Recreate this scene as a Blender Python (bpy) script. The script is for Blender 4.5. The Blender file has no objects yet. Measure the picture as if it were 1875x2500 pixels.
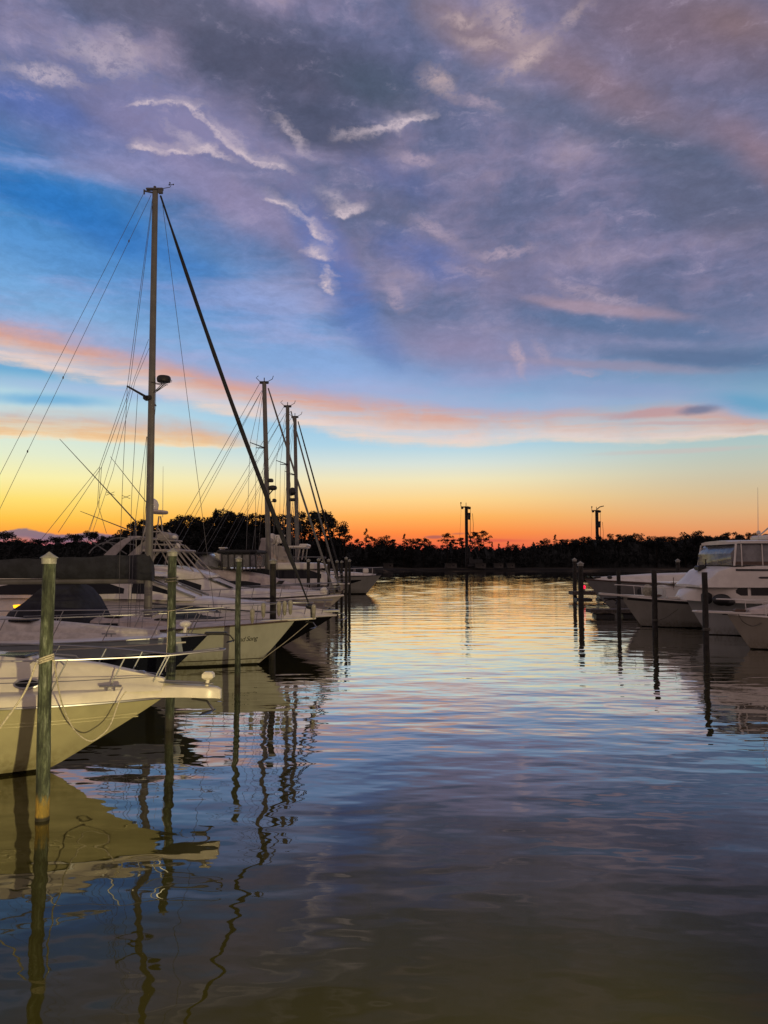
import bpy, math, random
from math import radians as R, sin, cos, pi, atan2, asin, degrees, sqrt
from mathutils import Vector, Matrix

# ------------------------------------------------------------------ camera
F = 1850.0; CX = 937.5; CY = 1250.0; CH = 3.6; PITCH = R(3.77)
sc = bpy.context.scene
cam_d = bpy.data.cameras.new('camera'); cam = bpy.data.objects.new('camera', cam_d)
sc.collection.objects.link(cam); sc.camera = cam
cam.location = (0, 0, CH); cam.rotation_euler = (pi / 2 + PITCH, 0, 0)
cam_d.sensor_fit = 'VERTICAL'; cam_d.sensor_height = 24; cam_d.sensor_width = 18
cam_d.lens = F / 2500 * 24; cam_d.clip_start = 0.1; cam_d.clip_end = 9000
sc.view_settings.view_transform = 'Standard'; sc.view_settings.look = 'None'
sc.view_settings.gamma = 1; sc.view_settings.exposure = 0
sc.cycles.max_bounces = 6; sc.cycles.diffuse_bounces = 2; sc.cycles.glossy_bounces = 3
sc.cycles.transparent_max_bounces = 6; sc.cycles.sample_clamp_indirect = 4

def P(px, py, Y):
    dx = (px - CX) / F; dy = (CY - py) / F
    v = Vector((dx, cos(PITCH) - dy * sin(PITCH), sin(PITCH) + dy * cos(PITCH)))
    t = Y / v.y
    return Vector((v.x * t, Y, CH + v.z * t))

def lin(c):
    o = []
    for v in c[:3]:
        v = max(v, 0) / 255
        o.append(v / 12.92 if v <= .04045 else ((v + .055) / 1.055) ** 2.4)
    return (o[0], o[1], o[2], 1)

def azel(px, py):
    v = P(px, py, 1.0) - Vector((0, 0, CH)); v.normalize()
    return degrees(atan2(v.x, v.y)), degrees(asin(v.z))

# ------------------------------------------------------------------ node helper
class NT:
    def __init__(s, tree): s.t = tree; s.n = tree.nodes; s.l = tree.links
    def put(s, sock, v):
        if isinstance(v, bpy.types.NodeSocket): s.l.new(v, sock)
        elif v is not None: sock.default_value = v
    def m(s, op, a, b=None, c=None, clamp=False):
        n = s.n.new('ShaderNodeMath'); n.operation = op; n.use_clamp = clamp
        s.put(n.inputs[0], a); s.put(n.inputs[1], b)
        if c is not None: s.put(n.inputs[2], c)
        return n.outputs[0]
    def vm(s, op, a, b=None, out=0):
        n = s.n.new('ShaderNodeVectorMath'); n.operation = op
        s.put(n.inputs[0], a)
        if op == 'SCALE': s.put(n.inputs['Scale'], b)
        elif b is not None: s.put(n.inputs[1], b)
        return n.outputs[out]
    def noise(s, vec, scale, detail=4, rough=.5, out=0, dist=0):
        n = s.n.new('ShaderNodeTexNoise'); s.put(n.inputs['Vector'], vec)
        n.inputs['Scale'].default_value = scale; n.inputs['Detail'].default_value = detail
        n.inputs['Roughness'].default_value = rough; n.inputs['Distortion'].default_value = dist
        return n.outputs[out]
    def mapping(s, vec, loc=(0, 0, 0), rot=(0, 0, 0), scale=(1, 1, 1), kind='POINT'):
        n = s.n.new('ShaderNodeMapping'); n.vector_type = kind; s.put(n.inputs[0], vec)
        n.inputs['Location'].default_value = loc; n.inputs['Rotation'].default_value = rot
        n.inputs['Scale'].default_value = scale
        return n.outputs[0]
    def rng(s, v, a, b, c=0, d=1, smooth=True):
        n = s.n.new('ShaderNodeMapRange'); n.interpolation_type = 'SMOOTHSTEP' if smooth else 'LINEAR'
        s.put(n.inputs[0], v); s.put(n.inputs[1], a); s.put(n.inputs[2], b); s.put(n.inputs[3], c); s.put(n.inputs[4], d)
        return n.outputs[0]
    def mix(s, f, a, b, kind='MIX'):
        n = s.n.new('ShaderNodeMix'); n.data_type = 'RGBA'; n.blend_type = kind
        s.put(n.inputs[0], f); s.put(n.inputs[6], a); s.put(n.inputs[7], b)
        return n.outputs[2]
    def ramp(s, f, stops, interp='LINEAR'):
        n = s.n.new('ShaderNodeValToRGB'); s.put(n.inputs[0], f); cr = n.color_ramp; cr.interpolation = interp
        while len(cr.elements) > 1: cr.elements.remove(cr.elements[-1])
        for i, (p, c) in enumerate(stops):
            e = cr.elements[0] if i == 0 else cr.elements.new(p)
            e.position = p; e.color = c if len(c) == 4 else (c[0], c[1], c[2], 1)
        return n
    def sep(s, v):
        n = s.n.new('ShaderNodeSeparateXYZ'); s.put(n.inputs[0], v); return n.outputs
    def comb(s, x, y, z=0.0):
        n = s.n.new('ShaderNodeCombineXYZ'); s.put(n.inputs[0], x); s.put(n.inputs[1], y); s.put(n.inputs[2], z); return n.outputs[0]
    def curve(s, v, pts):
        n = s.n.new('ShaderNodeFloatCurve'); s.put(n.inputs['Value'], v); c = n.mapping.curves[0]
        pts = sorted(pts)
        c.points[0].location = pts[0]; c.points[-1].location = pts[-1]
        for p in pts[1:-1]: c.points.new(*p)
        n.mapping.update(); return n.outputs[0]

# ------------------------------------------------------------------ world: dusk sky with cloud layers
def build_world():
    w = bpy.data.worlds.new('World'); sc.world = w; w.use_nodes = True
    w.node_tree.nodes.clear(); N = NT(w.node_tree)
    tc = N.n.new('ShaderNodeTexCoord').outputs['Generated']
    d = N.vm('NORMALIZE', tc)
    X, Y, Z = N.sep(d)[:3]
    el = N.m('MULTIPLY', N.m('ARCSINE', Z), 57.2958)
    az = N.m('MULTIPLY', N.m('ARCTAN2', X, Y), 57.2958)
    elc = N.m('MAXIMUM', el, 0.0)
    AE = N.comb(az, elc, 1.0)   # homogeneous: a dot product gives an affine coordinate
    # warps
    wn = N.noise(N.mapping(AE, scale=(.05, .09, 1)), 1.0, 5, .55, out=1)
    warp = N.vm('MULTIPLY', N.vm('SUBTRACT', wn, (.5, .5, .5)), (7, 4.2, 0))
    wf = N.noise(N.mapping(AE, scale=(.35, .5, 1)), 1.0, 6, .62, out=1)
    warpf = N.vm('MULTIPLY', N.vm('SUBTRACT', wf, (.5, .5, .5)), (1.9, 1.5, 0))
    # calmer near the horizon
    calm = N.rng(elc, 3, 17, .12, 1)
    W = N.vm('ADD', N.vm('SCALE', warp, calm), N.vm('SCALE', warpf, calm))
    AEs = N.vm('ADD', AE, N.vm('SCALE', W, .45))
    AEw = N.vm('ADD', AE, W)
    elw = N.sep(AEw)[1]; azw = N.sep(AEw)[0]
    # streaks (elongated, tilted) and puffs
    streak = N.noise(N.mapping(AEs, rot=(0, 0, R(14)), scale=(.045, .30, 1)), 1.0, 6, .58)
    puff = N.noise(N.mapping(AEw, scale=(.16, .22, 1)), 1.0, 6, .62)
    fine = N.noise(N.mapping(AEw, rot=(0, 0, R(-35)), scale=(.55, 1.1, 1)), 1.0, 5, .65)
    torn = N.noise(N.mapping(AEs, rot=(0, 0, R(30)), scale=(.9, 1.7, 1)), 1.0, 7, .72)
    fib = N.noise(N.mapping(AEw, rot=(0, 0, R(-50)), scale=(.20, .75, 1)), 1.0, 6, .68)
    t = N.m('DIVIDE', elc, 40.0)
    def rp(st): return N.ramp(t, [(e / 40.0, lin(c)) for e, c in st]).outputs[0]
    cen = rp([(0, (196, 78, 84)), (1.0, (238, 98, 73)), (2.15, (255, 139, 66)), (3.4, (255, 181, 94)), (4.7, (254, 213, 142)),
              (6.2, (242, 230, 188)), (7.4, (216, 226, 218)), (8.8, (176, 212, 230)), (10.5, (156, 200, 230)), (14, (140, 172, 220)), (18, (112, 150, 202)), (24, (84, 124, 182)), (37, (78, 112, 170))])
    lef = rp([(0, (180, 76, 92)), (1.2, (236, 112, 112)), (2.0, (255, 164, 62)), (3.0, (255, 198, 76)), (4.3, (255, 224, 116)),
              (5.8, (250, 240, 172)), (7.4, (228, 236, 206)), (9.4, (208, 230, 224)), (11.4, (186, 216, 226)), (13, (112, 172, 212)), (16, (130, 174, 218)), (20, (106, 160, 214)), (24, (66, 132, 194)), (28, (52, 114, 180)), (37, (84, 112, 170))])
    rig = rp([(0, (178, 96, 78)), (1.2, (214, 128, 88)), (2.2, (228, 154, 102)), (3.4, (224, 176, 126)), (4.8, (212, 188, 150)),
              (6.4, (198, 196, 176)), (8.0, (178, 198, 194)), (10.0, (148, 188, 206)), (12.5, (120, 164, 198)), (16, (110, 146, 188)), (20, (104, 126, 168)), (37, (100, 110, 146))])
    base = N.mix(N.rng(az, -26, -4), lef, cen)
    base = N.mix(N.rng(az, 4, 27), base, rig)
    u = N.m('DIVIDE', N.m('ADD', az, 40.0), 80.0, clamp=True)
    def crv(pts):   # pixel points of an edge -> elevation curve over azimuth
        q = []
        for x, y in pts:
            a, e = azel(x, y); q.append(((a + 40) / 80, e / 40))
        q = [(0, q[0][1])] + q + [(1, q[-1][1])]
        return N.m('MULTIPLY', N.curve(u, q), 40.0)
    col = base
    # soft pale veils in the clear part
    veil = N.m('MULTIPLY', N.rng(streak, .46, .66), N.rng(elc, 9, 15, 0, .55))
    col = N.mix(veil, col, lin((170, 172, 214)))
    # high deck
    dk = crv([(0, 345), (150, 400), (300, 470), (450, 560), (600, 640), (720, 720), (800, 800), (930, 900), (1100, 955), (1400, 960), (1700, 945), (1875, 940)])
    dm = N.rng(N.m('SUBTRACT', elw, dk), -2.4, 5.2)
    dcol = N.ramp(N.m('ADD', N.m('MULTIPLY', puff, .6), N.m('MULTIPLY', streak, .4)),
                  [(.30, lin((84, 96, 126))), (.45, lin((106, 110, 142))), (.56, lin((130, 124, 154))), (.70, lin((160, 145, 166)))]).outputs[0]
    thin = N.rng(N.m('SUBTRACT', elw, dk), 0, 12, .72, .97)
    col = N.mix(N.m('MULTIPLY', dm, thin), col, dcol)
    # placed soft masses inside the deck  (cx, cy, long half axis, short half axis, colour, opacity, softness, noise)
    def ell(c, ax, sh, rgb, op=1.0, soft=.9, tex=None, amt=0.0, src=None, mul=None):
        nonlocal col
        a0 = azel(*c); a1 = azel(c[0] + ax[0], c[1] + ax[1])
        L = sqrt(ax[0] ** 2 + ax[1] ** 2); nx, ny = -ax[1] / L * sh, ax[0] / L * sh
        a2 = azel(c[0] + nx, c[1] + ny)
        la = math.hypot(a1[0] - a0[0], a1[1] - a0[1]); sb = math.hypot(a2[0] - a0[0], a2[1] - a0[1])
        rot = atan2(a1[1] - a0[1], a1[0] - a0[0])
        q = src or AEs; c_, s_ = cos(rot), sin(rot)
        px_ = N.vm('DOT_PRODUCT', q, (c_ / la, s_ / la, -(a0[0] * c_ + a0[1] * s_) / la), out=1)
        py_ = N.vm('DOT_PRODUCT', q, (-s_ / sb, c_ / sb, (a0[0] * s_ - a0[1] * c_) / sb), out=1)
        r = N.m('SQRT', N.m('MULTIPLY_ADD', px_, px_, N.m('MULTIPLY', py_, py_)))
        if tex is not None: r = N.m('ADD', r, N.m('MULTIPLY', N.m('SUBTRACT', tex, .5), amt))
        mk = N.rng(r, 1.15, 1.15 - soft, 0, op)
        if mul is not None: mk = N.m('MULTIPLY', mk, mul)
        col = N.mix(mk, col, lin(rgb))
    E = ell
    E((330, 300), (420, 60), 150, (122, 122, 166), .6, 1.1, puff, 1.2)
    E((90, 260), (200, 60), 45, (88, 110, 172), .75, .9, puff, .8)
    E((320, 660), (450, 130), 120, (46, 118, 190), .38, 1.1, puff, .8)
    E((280, 560), (330, 120), 65, (44, 110, 184), .7, 1.0, puff, .8)
    E((90, 470), (260, 60), 60, (44, 116, 190), .7, .9, puff, .8)
    E((560, 470), (330, 190), 60, (150, 138, 172), .62, 1.0, streak, 1.6)
    E((360, 420), (300, 60), 50, (138, 136, 176), .6, 1.0, puff, 1.2)
    E((640, 150), (420, 110), 140, (78, 82, 104), .88, 1.0, puff, 1.2)
    E((760, 300), (260, 90), 75, (78, 84, 108), .85, 1.0, streak, 1.2)
    E((930, 225), (170, 50), 75, (78, 90, 112), .8, 1.0)
    E((420, 30), (420, 40), 60, (96, 98, 122), .8, 1.0, puff, 1.0)
    E((1260, 260), (260, 100), 75, (98, 106, 134), .75, 1.0, puff, .8)
    E((1590, 360), (330, 90), 95, (88, 98, 124), .85, 1.0, streak, .8)
    E((1750, 520), (260, 70), 110, (96, 102, 128), .75, 1.0, streak, .8)
    E((1650, 70), (460, 60), 170, (126, 106, 118), .75, 1.1, puff, .9)
    E((1430, 200), (400, 150), 85, (138, 115, 124), .7, 1.15, puff, 1.0)
    E((1820, 60), (200, 40), 80, (140, 114, 114), .5, 1.15)
    E((1850, 385), (170, 120), 80, (140, 116, 128), .7, 1.15, puff, .8)
    E((1160, 90), (190, 90), 75, (150, 128, 134), .65, 1.0, puff, 1.2)
    E((1040, 630), (150, 60), 60, (84, 108, 168), .7, 1.0, puff, 1.0)
    E((960, 430), (160, 60), 50, (92, 104, 150), .6, 1.0, puff, 1.0)
    E((820, 640), (120, 160), 60, (66, 110, 180), .75, 1.0, puff, .8)
    E((900, 800), (110, 110), 60, (86, 122, 186), .6, 1.0, puff, .8)
    E((1150, 850), (300, 30), 70, (150, 138, 170), .6, 1.1, puff, 1.0)
    E((1300, 690), (330, 40), 60, (126, 122, 154), .6, 1.0, streak, 1.0)
    E((1480, 752), (230, 28), 22, (172, 148, 162), .7, .8, puff, .8)
    E((1560, 800), (330, 30), 32, (92, 116, 154), .85, .8, puff, .5)
    E((1700, 868), (330, 8), 34, (90, 112, 148), .85, .9, puff, .6)
    E((1480, 890), (330, 12), 16, (160, 142, 160), .5, .9, streak, 1.0)
    E((1500, 950), (420, 6), 26, (138, 158, 198), .55, 1.0)
    E((1820, 985), (180, 10), 34, (100, 158, 196), .8, 1.0)
    # sunlit bands low in the sky
    strk2 = N.noise(N.mapping(AEs, rot=(0, 0, R(4)), scale=(.07, .95, 1)), 1.0, 5, .62)
    def band(bot, top, stops, op, fade=None, sharp=.8):
        nonlocal col
        b = crv(bot); tp = crv(top)
        ew = N.m('ADD', N.sep(AE)[1], N.m('MULTIPLY', N.m('SUBTRACT', streak, .5), 1.6))
        ew = N.m('ADD', ew, N.m('MULTIPLY', N.m('SUBTRACT', fine, .5), .7))
        ew = N.m('ADD', ew, N.m('MULTIPLY', N.m('SUBTRACT', strk2, .5), 1.5))
        k = N.m('DIVIDE', N.m('SUBTRACT', ew, b), N.m('MAXIMUM', N.m('SUBTRACT', tp, b), .2))
        rr = N.ramp(k, [(p, lin(c)) for p, c in stops])
        mk = N.m('MULTIPLY', N.rng(k, -.16, .12), N.rng(k, 1.5, sharp))
        mk = N.m('MULTIPLY', mk, N.rng(puff, .3, .55, .6, 1))
        mk = N.m('MULTIPLY', mk, N.rng(strk2, .34, .56, .55, 1))
        mk = N.m('MULTIPLY', mk, N.rng(az, 0, 22, op, op * .84))
        if fade: mk = N.m('MULTIPLY', mk, N.rng(az, azel(fade[0], 1050)[0], azel(fade[1], 1050)[0], fade[2], fade[3]))
        # no such band behind the viewer
        mk = N.m('MULTIPLY', mk, N.rng(N.m('ABSOLUTE', az), 38, 60, 1, 0))
        col = N.mix(mk, col, rr.outputs[0])
    band([(0, 878), (170, 921), (340, 955), (453, 982), (567, 1008), (680, 1026), (940, 1072), (1133, 1082), (1331, 1075), (1558, 1078), (1875, 1058)],
         [(0, 780), (170, 806), (340, 846), (567, 908), (750, 938), (935, 958), (1200, 990), (1500, 984), (1700, 978), (1875, 1015)],
         [(0, (250, 214, 186)), (.14, (236, 210, 200)), (.38, (224, 188, 174)), (.62, (221, 162, 140)), (.8, (204, 160, 162)), (1, (172, 166, 200))], .9, None, .55)
    band([(0, 1062), (170, 1076), (340, 1088), (567, 1092), (700, 1092), (1875, 1094)],
         [(0, 1008), (170, 1014), (360, 1024), (520, 1046), (650, 1066), (1875, 1074)],
         [(0, (250, 220, 176)), (.3, (240, 192, 138)), (.65, (230, 178, 134)), (1, (200, 182, 180))], .92, (480, 700, 1, 0))
    E((1590, 1008), (150, -14), 14, (190, 152, 156), .8, .8, fine, .8)
    E((1700, 1000), (60, -8), 14, (104, 116, 148), .8, .9, fine, .6)
    E((1700, 1030), (260, -10), 6, (200, 168, 168), .7, .8, fine, .4)
    E((1650, 1100), (260, -14), 8, (206, 186, 182), .5, .9, fine, .6)
    E((250, 955), (330, 30), 24, (166, 186, 224), .55, 1.0)
    E((120, 975), (200, 10), 22, (92, 168, 216), .75, 1.0)
    # broken texture over the whole high deck
    lum = N.m('ADD', N.rng(N.m('ADD', N.m('MULTIPLY', torn, .45), N.m('MULTIPLY', fib, .55)), .36, .64, -.11, .11), 1.0)
    lum = N.m('ADD', 1.0, N.m('MULTIPLY', N.m('SUBTRACT', lum, 1.0), N.rng(elc, 11, 20)))
    col = N.mix(1.0, col, N.comb(lum, lum, lum), 'MULTIPLY')
    hi = N.m('MULTIPLY', N.rng(fib, .54, .70, 0, .34), N.m('MULTIPLY', dm, N.rng(torn, .42, .62)))
    col = N.mix(hi, col, lin((178, 162, 184)))
    # bright torn wisps
    AEs2 = N.vm('ADD', AE, N.vm('SCALE', warpf, 1.5))
    tornm = N.rng(torn, .36, .58, .22, 1)
    def wisp(c, ax, sh, rgb=(214, 196, 204), op=.8):
        # a bright ragged core low on a fainter veil that trails up and to the right
        if op > .7: E((c[0] + sh * .5, c[1] - sh * 1.0), (ax[0] * 1.1, ax[1] * 1.1), sh * 2.1, rgb, op * .38, 1.15, fib, 2.2, AEs2)
        E(c, (ax[0] * 1.05, ax[1] * 1.05), sh * 1.15, rgb, min(1, op * 1.15), .95, torn, 2.4, AEs2, tornm)
    E((470, 300), (230, 90), 70, (156, 144, 178), .45, 1.15, fib, 1.6)
    E((790, 560), (110, 170), 60, (140, 132, 174), .45, 1.15, fib, 1.6)
    for c, ax, sh, op in [((360, 262), (60, -9), 8, .85), ((440, 256), (60, 6), 9, .9), ((500, 284), (42, 34), 9, .7), ((548, 330), (40, 40), 10, .75), ((600, 374), (46, 30), 9, .85), ((668, 408), (58, 22), 9, .85),
                          ((360, 366), (44, 12), 9, .9), ((430, 373), (46, 2), 10, .9), ((500, 362), (44, -8), 9, .85), ((455, 335), (70, 30), 18, .4), ((530, 372), (50, 18), 10, .7), ((560, 320), (60, 60), 14, .4),
                          ((985, 303), (85, -24), 10, .9), ((920, 322), (60, -6), 13, .6), ((860, 330), (60, 4), 16, .4),
                          ((680, 496), (50, 14), 8, .85), ((730, 520), (50, 34), 12, .55), ((775, 570), (34, 36), 10, .85),
                          ((850, 518), (46, -12), 9, .9), ((820, 490), (60, 30), 22, .4), ((775, 628), (36, 12), 14, .95), ((802, 662), (26, 10), 9, .6),
                          ((798, 694), (13, 32), 9, .9), ((100, 178), (120, 28), 24, .6), ((250, 140), (130, 40), 40, .45), ((310, 110), (60, 50), 25, .4),
                          ((720, 330), (60, 60), 14, .5)]:
        wisp(c, ax, sh, (212, 194, 202), op * .86)
    for c, ax, sh, op in [((1290, 150), (75, -50), 22, .8), ((1240, 60), (70, 60), 40, .6), ((1070, 205), (50, 40), 26, .5), ((1130, 50), (60, -10), 16, .6),
                          ((1180, 110), (80, 20), 20, .5), ((1400, 40), (60, -60), 18, .4), ((1060, 190), (20, 30), 10, .5)]:
        wisp(c, ax, sh, (190, 168, 170), op)
    for c, ax, sh, op in [((1225, 612), (90, -4), 14, .6), ((1060, 560), (70, 34), 20, .45), ((1265, 880), (16, 52), 16, .7), ((1170, 255), (60, 20), 18, .5),
                          ((1020, 385), (60, 14), 14, .55), ((1480, 730), (140, 20), 14, .5), ((1410, 700), (90, 16), 14, .4), ((1150, 655), (90, 12), 18, .35),
                          ((1320, 860), (22, 40), 20, .35), ((960, 720), (30, 50), 18, .45), ((1420, 905), (60, 6), 12, .45)]:
        wisp(c, ax, sh, (184, 164, 180), op)
    # low far-off cloud bank and small sunset clouds
    lb = crv([(0, 1298), (60, 1292), (110, 1302), (160, 1306), (220, 1300), (270, 1306), (330, 1308), (420, 1330), (1875, 1372)])
    k = N.m('SUBTRACT', N.m('ADD', el, N.m('MULTIPLY', N.m('SUBTRACT', fine, .5), .5)), lb)
    mk = N.m('MULTIPLY', N.rng(k, .1, -.06), N.rng(k, -1.05, -.35))
    mk = N.m('MULTIPLY', mk, N.rng(az, azel(300, 1300)[0], azel(420, 1300)[0], .85, 0))
    col = N.mix(mk, col, lin((108, 106, 134)))
    E((1062, 1310), (30, -1), 5, (168, 96, 92), .8, .7, fine, .6)
    E((1120, 1302), (24, -1), 3, (190, 110, 88), .7, .8, fine, .6)
    E((1180, 1318), (140, 2), 6, (206, 78, 76), .55, 1.0)
    # the rest of the sky (sides, overhead, behind): unseen mauve cloud, warmed and brightened to light the boats
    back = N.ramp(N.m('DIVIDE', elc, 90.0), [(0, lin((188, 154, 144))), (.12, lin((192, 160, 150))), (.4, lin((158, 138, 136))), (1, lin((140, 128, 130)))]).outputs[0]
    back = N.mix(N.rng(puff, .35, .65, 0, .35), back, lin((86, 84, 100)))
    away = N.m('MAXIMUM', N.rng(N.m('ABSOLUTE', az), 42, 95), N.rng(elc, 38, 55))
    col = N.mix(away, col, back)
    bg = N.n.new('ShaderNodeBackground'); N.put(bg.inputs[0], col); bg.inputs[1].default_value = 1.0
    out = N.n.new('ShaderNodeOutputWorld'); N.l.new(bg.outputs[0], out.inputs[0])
    w.cycles.sampling_method = 'NONE'
build_world()

# ------------------------------------------------------------------ mesh helpers
COL = sc.collection
class MB:
    def __init__(s): s.v = []; s.f = []
    def add(s, vs, fs):
        o = len(s.v); s.v += [tuple(v) for v in vs]; s.f += [tuple(i + o for i in f) for f in fs]; return s
    def box(s, c, d, rz=0, bev=0):
        hx, hy, hz = d[0] / 2, d[1] / 2, d[2] / 2; b = min(bev, hx * .9, hy * .9, hz * .9)
        vs = []
        prof = [(-1, b), (-1, 0), (1, 0), (1, b)] if b else [(-1, 0), (1, 0)]
        for sz, ins in prof:
            z = sz * hz
            if b: z = sz * (hz if ins else hz - b)
            i = ins
            for x, y in ((-hx + i, -hy), (hx - i, -hy), (hx, -hy + i), (hx, hy - i), (hx - i, hy), (-hx + i, hy), (-hx, hy - i), (-hx, -hy + i)) if False else ((-hx + i, -hy + i), (hx - i, -hy + i), (hx - i, hy - i), (-hx + i, hy - i)):
                X = x * cos(rz) - y * sin(rz); Yy = x * sin(rz) + y * cos(rz)
                vs.append((c[0] + X, c[1] + Yy, c[2] + z))
        m = len(prof); fs = [(3, 2, 1, 0), tuple((m - 1) * 4 + k for k in range(4))]
        for j in range(m - 1):
            for k in range(4):
                a = j * 4 + k; bb = j * 4 + (k + 1) % 4
                fs.append((a, bb, bb + 4, a + 4))
        return s.add(vs, fs)
    def tube(s, path, r, n=6, cap=True, flat=1.0):
        path = [Vector(p) for p in path]; k = len(path)
        rs = r if isinstance(r, (list, tuple)) else [r] * k
        vs = []; up = None
        for i, p in enumerate(path):
            t = (path[min(i + 1, k - 1)] - path[max(i - 1, 0)])
            if t.length < 1e-9: t = Vector((0, 0, 1))
            t.normalize()
            if up is None:
                up = Vector((0, 0, 1)) if abs(t.z) < .9 else Vector((1, 0, 0))
            a = (up - t * up.dot(t)); a.normalize(); b = t.cross(a); up = a
            for j in range(n):
                q = 2 * pi * j / n
                vs.append(p + a * cos(q) * rs[i] + b * sin(q) * rs[i] * flat)
        fs = []
        for i in range(k - 1):
            for j in range(n):
                a = i * n + j; b = i * n + (j + 1) % n
                fs.append((a, b, b + n, a + n))
        if cap: fs += [tuple(range(n))[::-1], tuple((k - 1) * n + j for j in range(n))]
        return s.add(vs, fs)
    def loft(s, rings, closed=True, caps=True):
        n = len(rings[0]); vs = [p for r in rings for p in r]; fs = []
        for i in range(len(rings) - 1):
            for j in range(n if closed else n - 1):
                a = i * n + j; b = i * n + (j + 1) % n
                fs.append((a, b, b + n, a + n))
        if caps: fs += [tuple(range(n))[::-1], tuple((len(rings) - 1) * n + j for j in range(n))]
        return s.add(vs, fs)
    def ellipsoid(s, c, r, n=12, m=8):
        rings = []
        for i in range(m + 1):
            t = pi * i / m; rr = max(sin(t), .02)
            rings.append([(c[0] + r[0] * rr * cos(2 * pi * j / n), c[1] + r[1] * rr * sin(2 * pi * j / n), c[2] - r[2] * cos(t)) for j in range(n)])
        return s.loft(rings)
    def build(s, name, mat, parent=None, smooth=False, angle=None):
        me = bpy.data.meshes.new(name); me.from_pydata(s.v, [], s.f); me.materials.append(mat)
        if smooth:
            me.polygons.foreach_set('use_smooth', [True] * len(me.polygons))
            if angle is None: angle = 40
            try: me.set_sharp_from_angle(angle=R(angle))
            except Exception: pass
        me.update()
        o = bpy.data.objects.new(name, me); COL.objects.link(o)
        if parent: o.parent = parent
        return o

def thing(name, label, cat, loc=(0, 0, 0), rz=0, group=None):
    o = bpy.data.objects.new(name, None); COL.objects.link(o); o.location = loc; o.rotation_euler = (0, 0, rz)
    o.empty_display_size = .2
    return tag(o, label, cat, group)
def tag(o, label, cat, group=None):
    o['label'] = label; o['category'] = cat
    if group: o['group'] = group
    return o
def struct(o, kind='structure'): o['kind'] = kind; return o

# ------------------------------------------------------------------ materials
def mat(name, rgb, rough=.5, spec=.5, metal=0, var=.12, vscale=3, bump=0, bscale=20, trans=0, coat=0, srgb=False, streak=0):
    m = bpy.data.materials.new(name); m.use_nodes = True; N = NT(m.node_tree)
    b = m.node_tree.nodes['Principled BSDF']
    c = lin(rgb) if srgb else (rgb[0], rgb[1], rgb[2], 1)
    tc = N.n.new('ShaderNodeTexCoord').outputs['Object']
    col = c
    if var:
        n = N.noise(tc, vscale, 5, .6)
        dark = tuple(x * (1 - var * 2) for x in c[:3]) + (1,)
        col = N.mix(N.rng(n, .35, .65), dark, c)
        if streak:
            n2 = N.noise(N.mapping(tc, scale=(6, 6, .5)), 1.0, 4, .6)
            col = N.mix(N.rng(n2, .55, .75, 0, streak), col, tuple(x * .45 for x in c[:3]) + (1,))
    N.put(b.inputs['Base Color'], col)
    b.inputs['Roughness'].default_value = rough; b.inputs['Metallic'].default_value = metal
    b.inputs['Specular IOR Level'].default_value = spec; b.inputs['Transmission Weight'].default_value = trans
    b.inputs['Coat Weight'].default_value = coat
    if bump:
        bn = N.n.new('ShaderNodeBump'); bn.inputs['Distance'].default_value = bump
        N.put(bn.inputs['Height'], N.noise(tc, bscale, 4, .6)); N.put(b.inputs['Normal'], bn.outputs[0])
    return m
def emis(name, rgb, k):
    m = bpy.data.materials.new(name); m.use_nodes = True; b = m.node_tree.nodes['Principled BSDF']
    b.inputs['Base Color'].default_value = lin(rgb); b.inputs['Emission Color'].default_value = lin(rgb); b.inputs['Emission Strength'].default_value = k
    return m
def hullmat(name, rgb, bands=(), rough=.22):
    """gelcoat with painted bands given as (z0, z1, rgb) above the water"""
    m = bpy.data.materials.new(name); m.use_nodes = True; N = NT(m.node_tree)
    b = m.node_tree.nodes['Principled BSDF']; tc = N.n.new('ShaderNodeTexCoord').outputs['Object']
    z = N.sep(tc)[2]
    n = N.noise(N.mapping(tc, scale=(1.5, 1.5, .7)), 1.2, 5, .6)
    col = N.mix(N.rng(n, .3, .7), tuple(x * .84 for x in rgb) + (1,), tuple(rgb) + (1,))
    n2 = N.noise(N.mapping(tc, scale=(9, 9, .6)), 1.0, 3, .6)
    grime = N.m('MULTIPLY', N.rng(z, .6, .05, 0, .5), N.rng(n2, .4, .65))
    col = N.mix(grime, col, (rgb[0] * .42, rgb[1] * .38, rgb[2] * .24, 1))
    for z0, z1, c in bands:
        mk = N.m('MULTIPLY', N.m('GREATER_THAN', z, z0), N.m('LESS_THAN', z, z1))
        col = N.mix(mk, col, tuple(c) + (1,))
    N.put(b.inputs['Base Color'], col); b.inputs['Roughness'].default_value = rough
    bn = N.n.new('ShaderNodeBump'); bn.inputs['Distance'].default_value = .004; bn.inputs['Strength'].default_value = .6
    N.put(bn.inputs['Height'], N.noise(tc, 2.2, 2, .5)); N.put(b.inputs['Normal'], bn.outputs[0])
    return m

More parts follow.
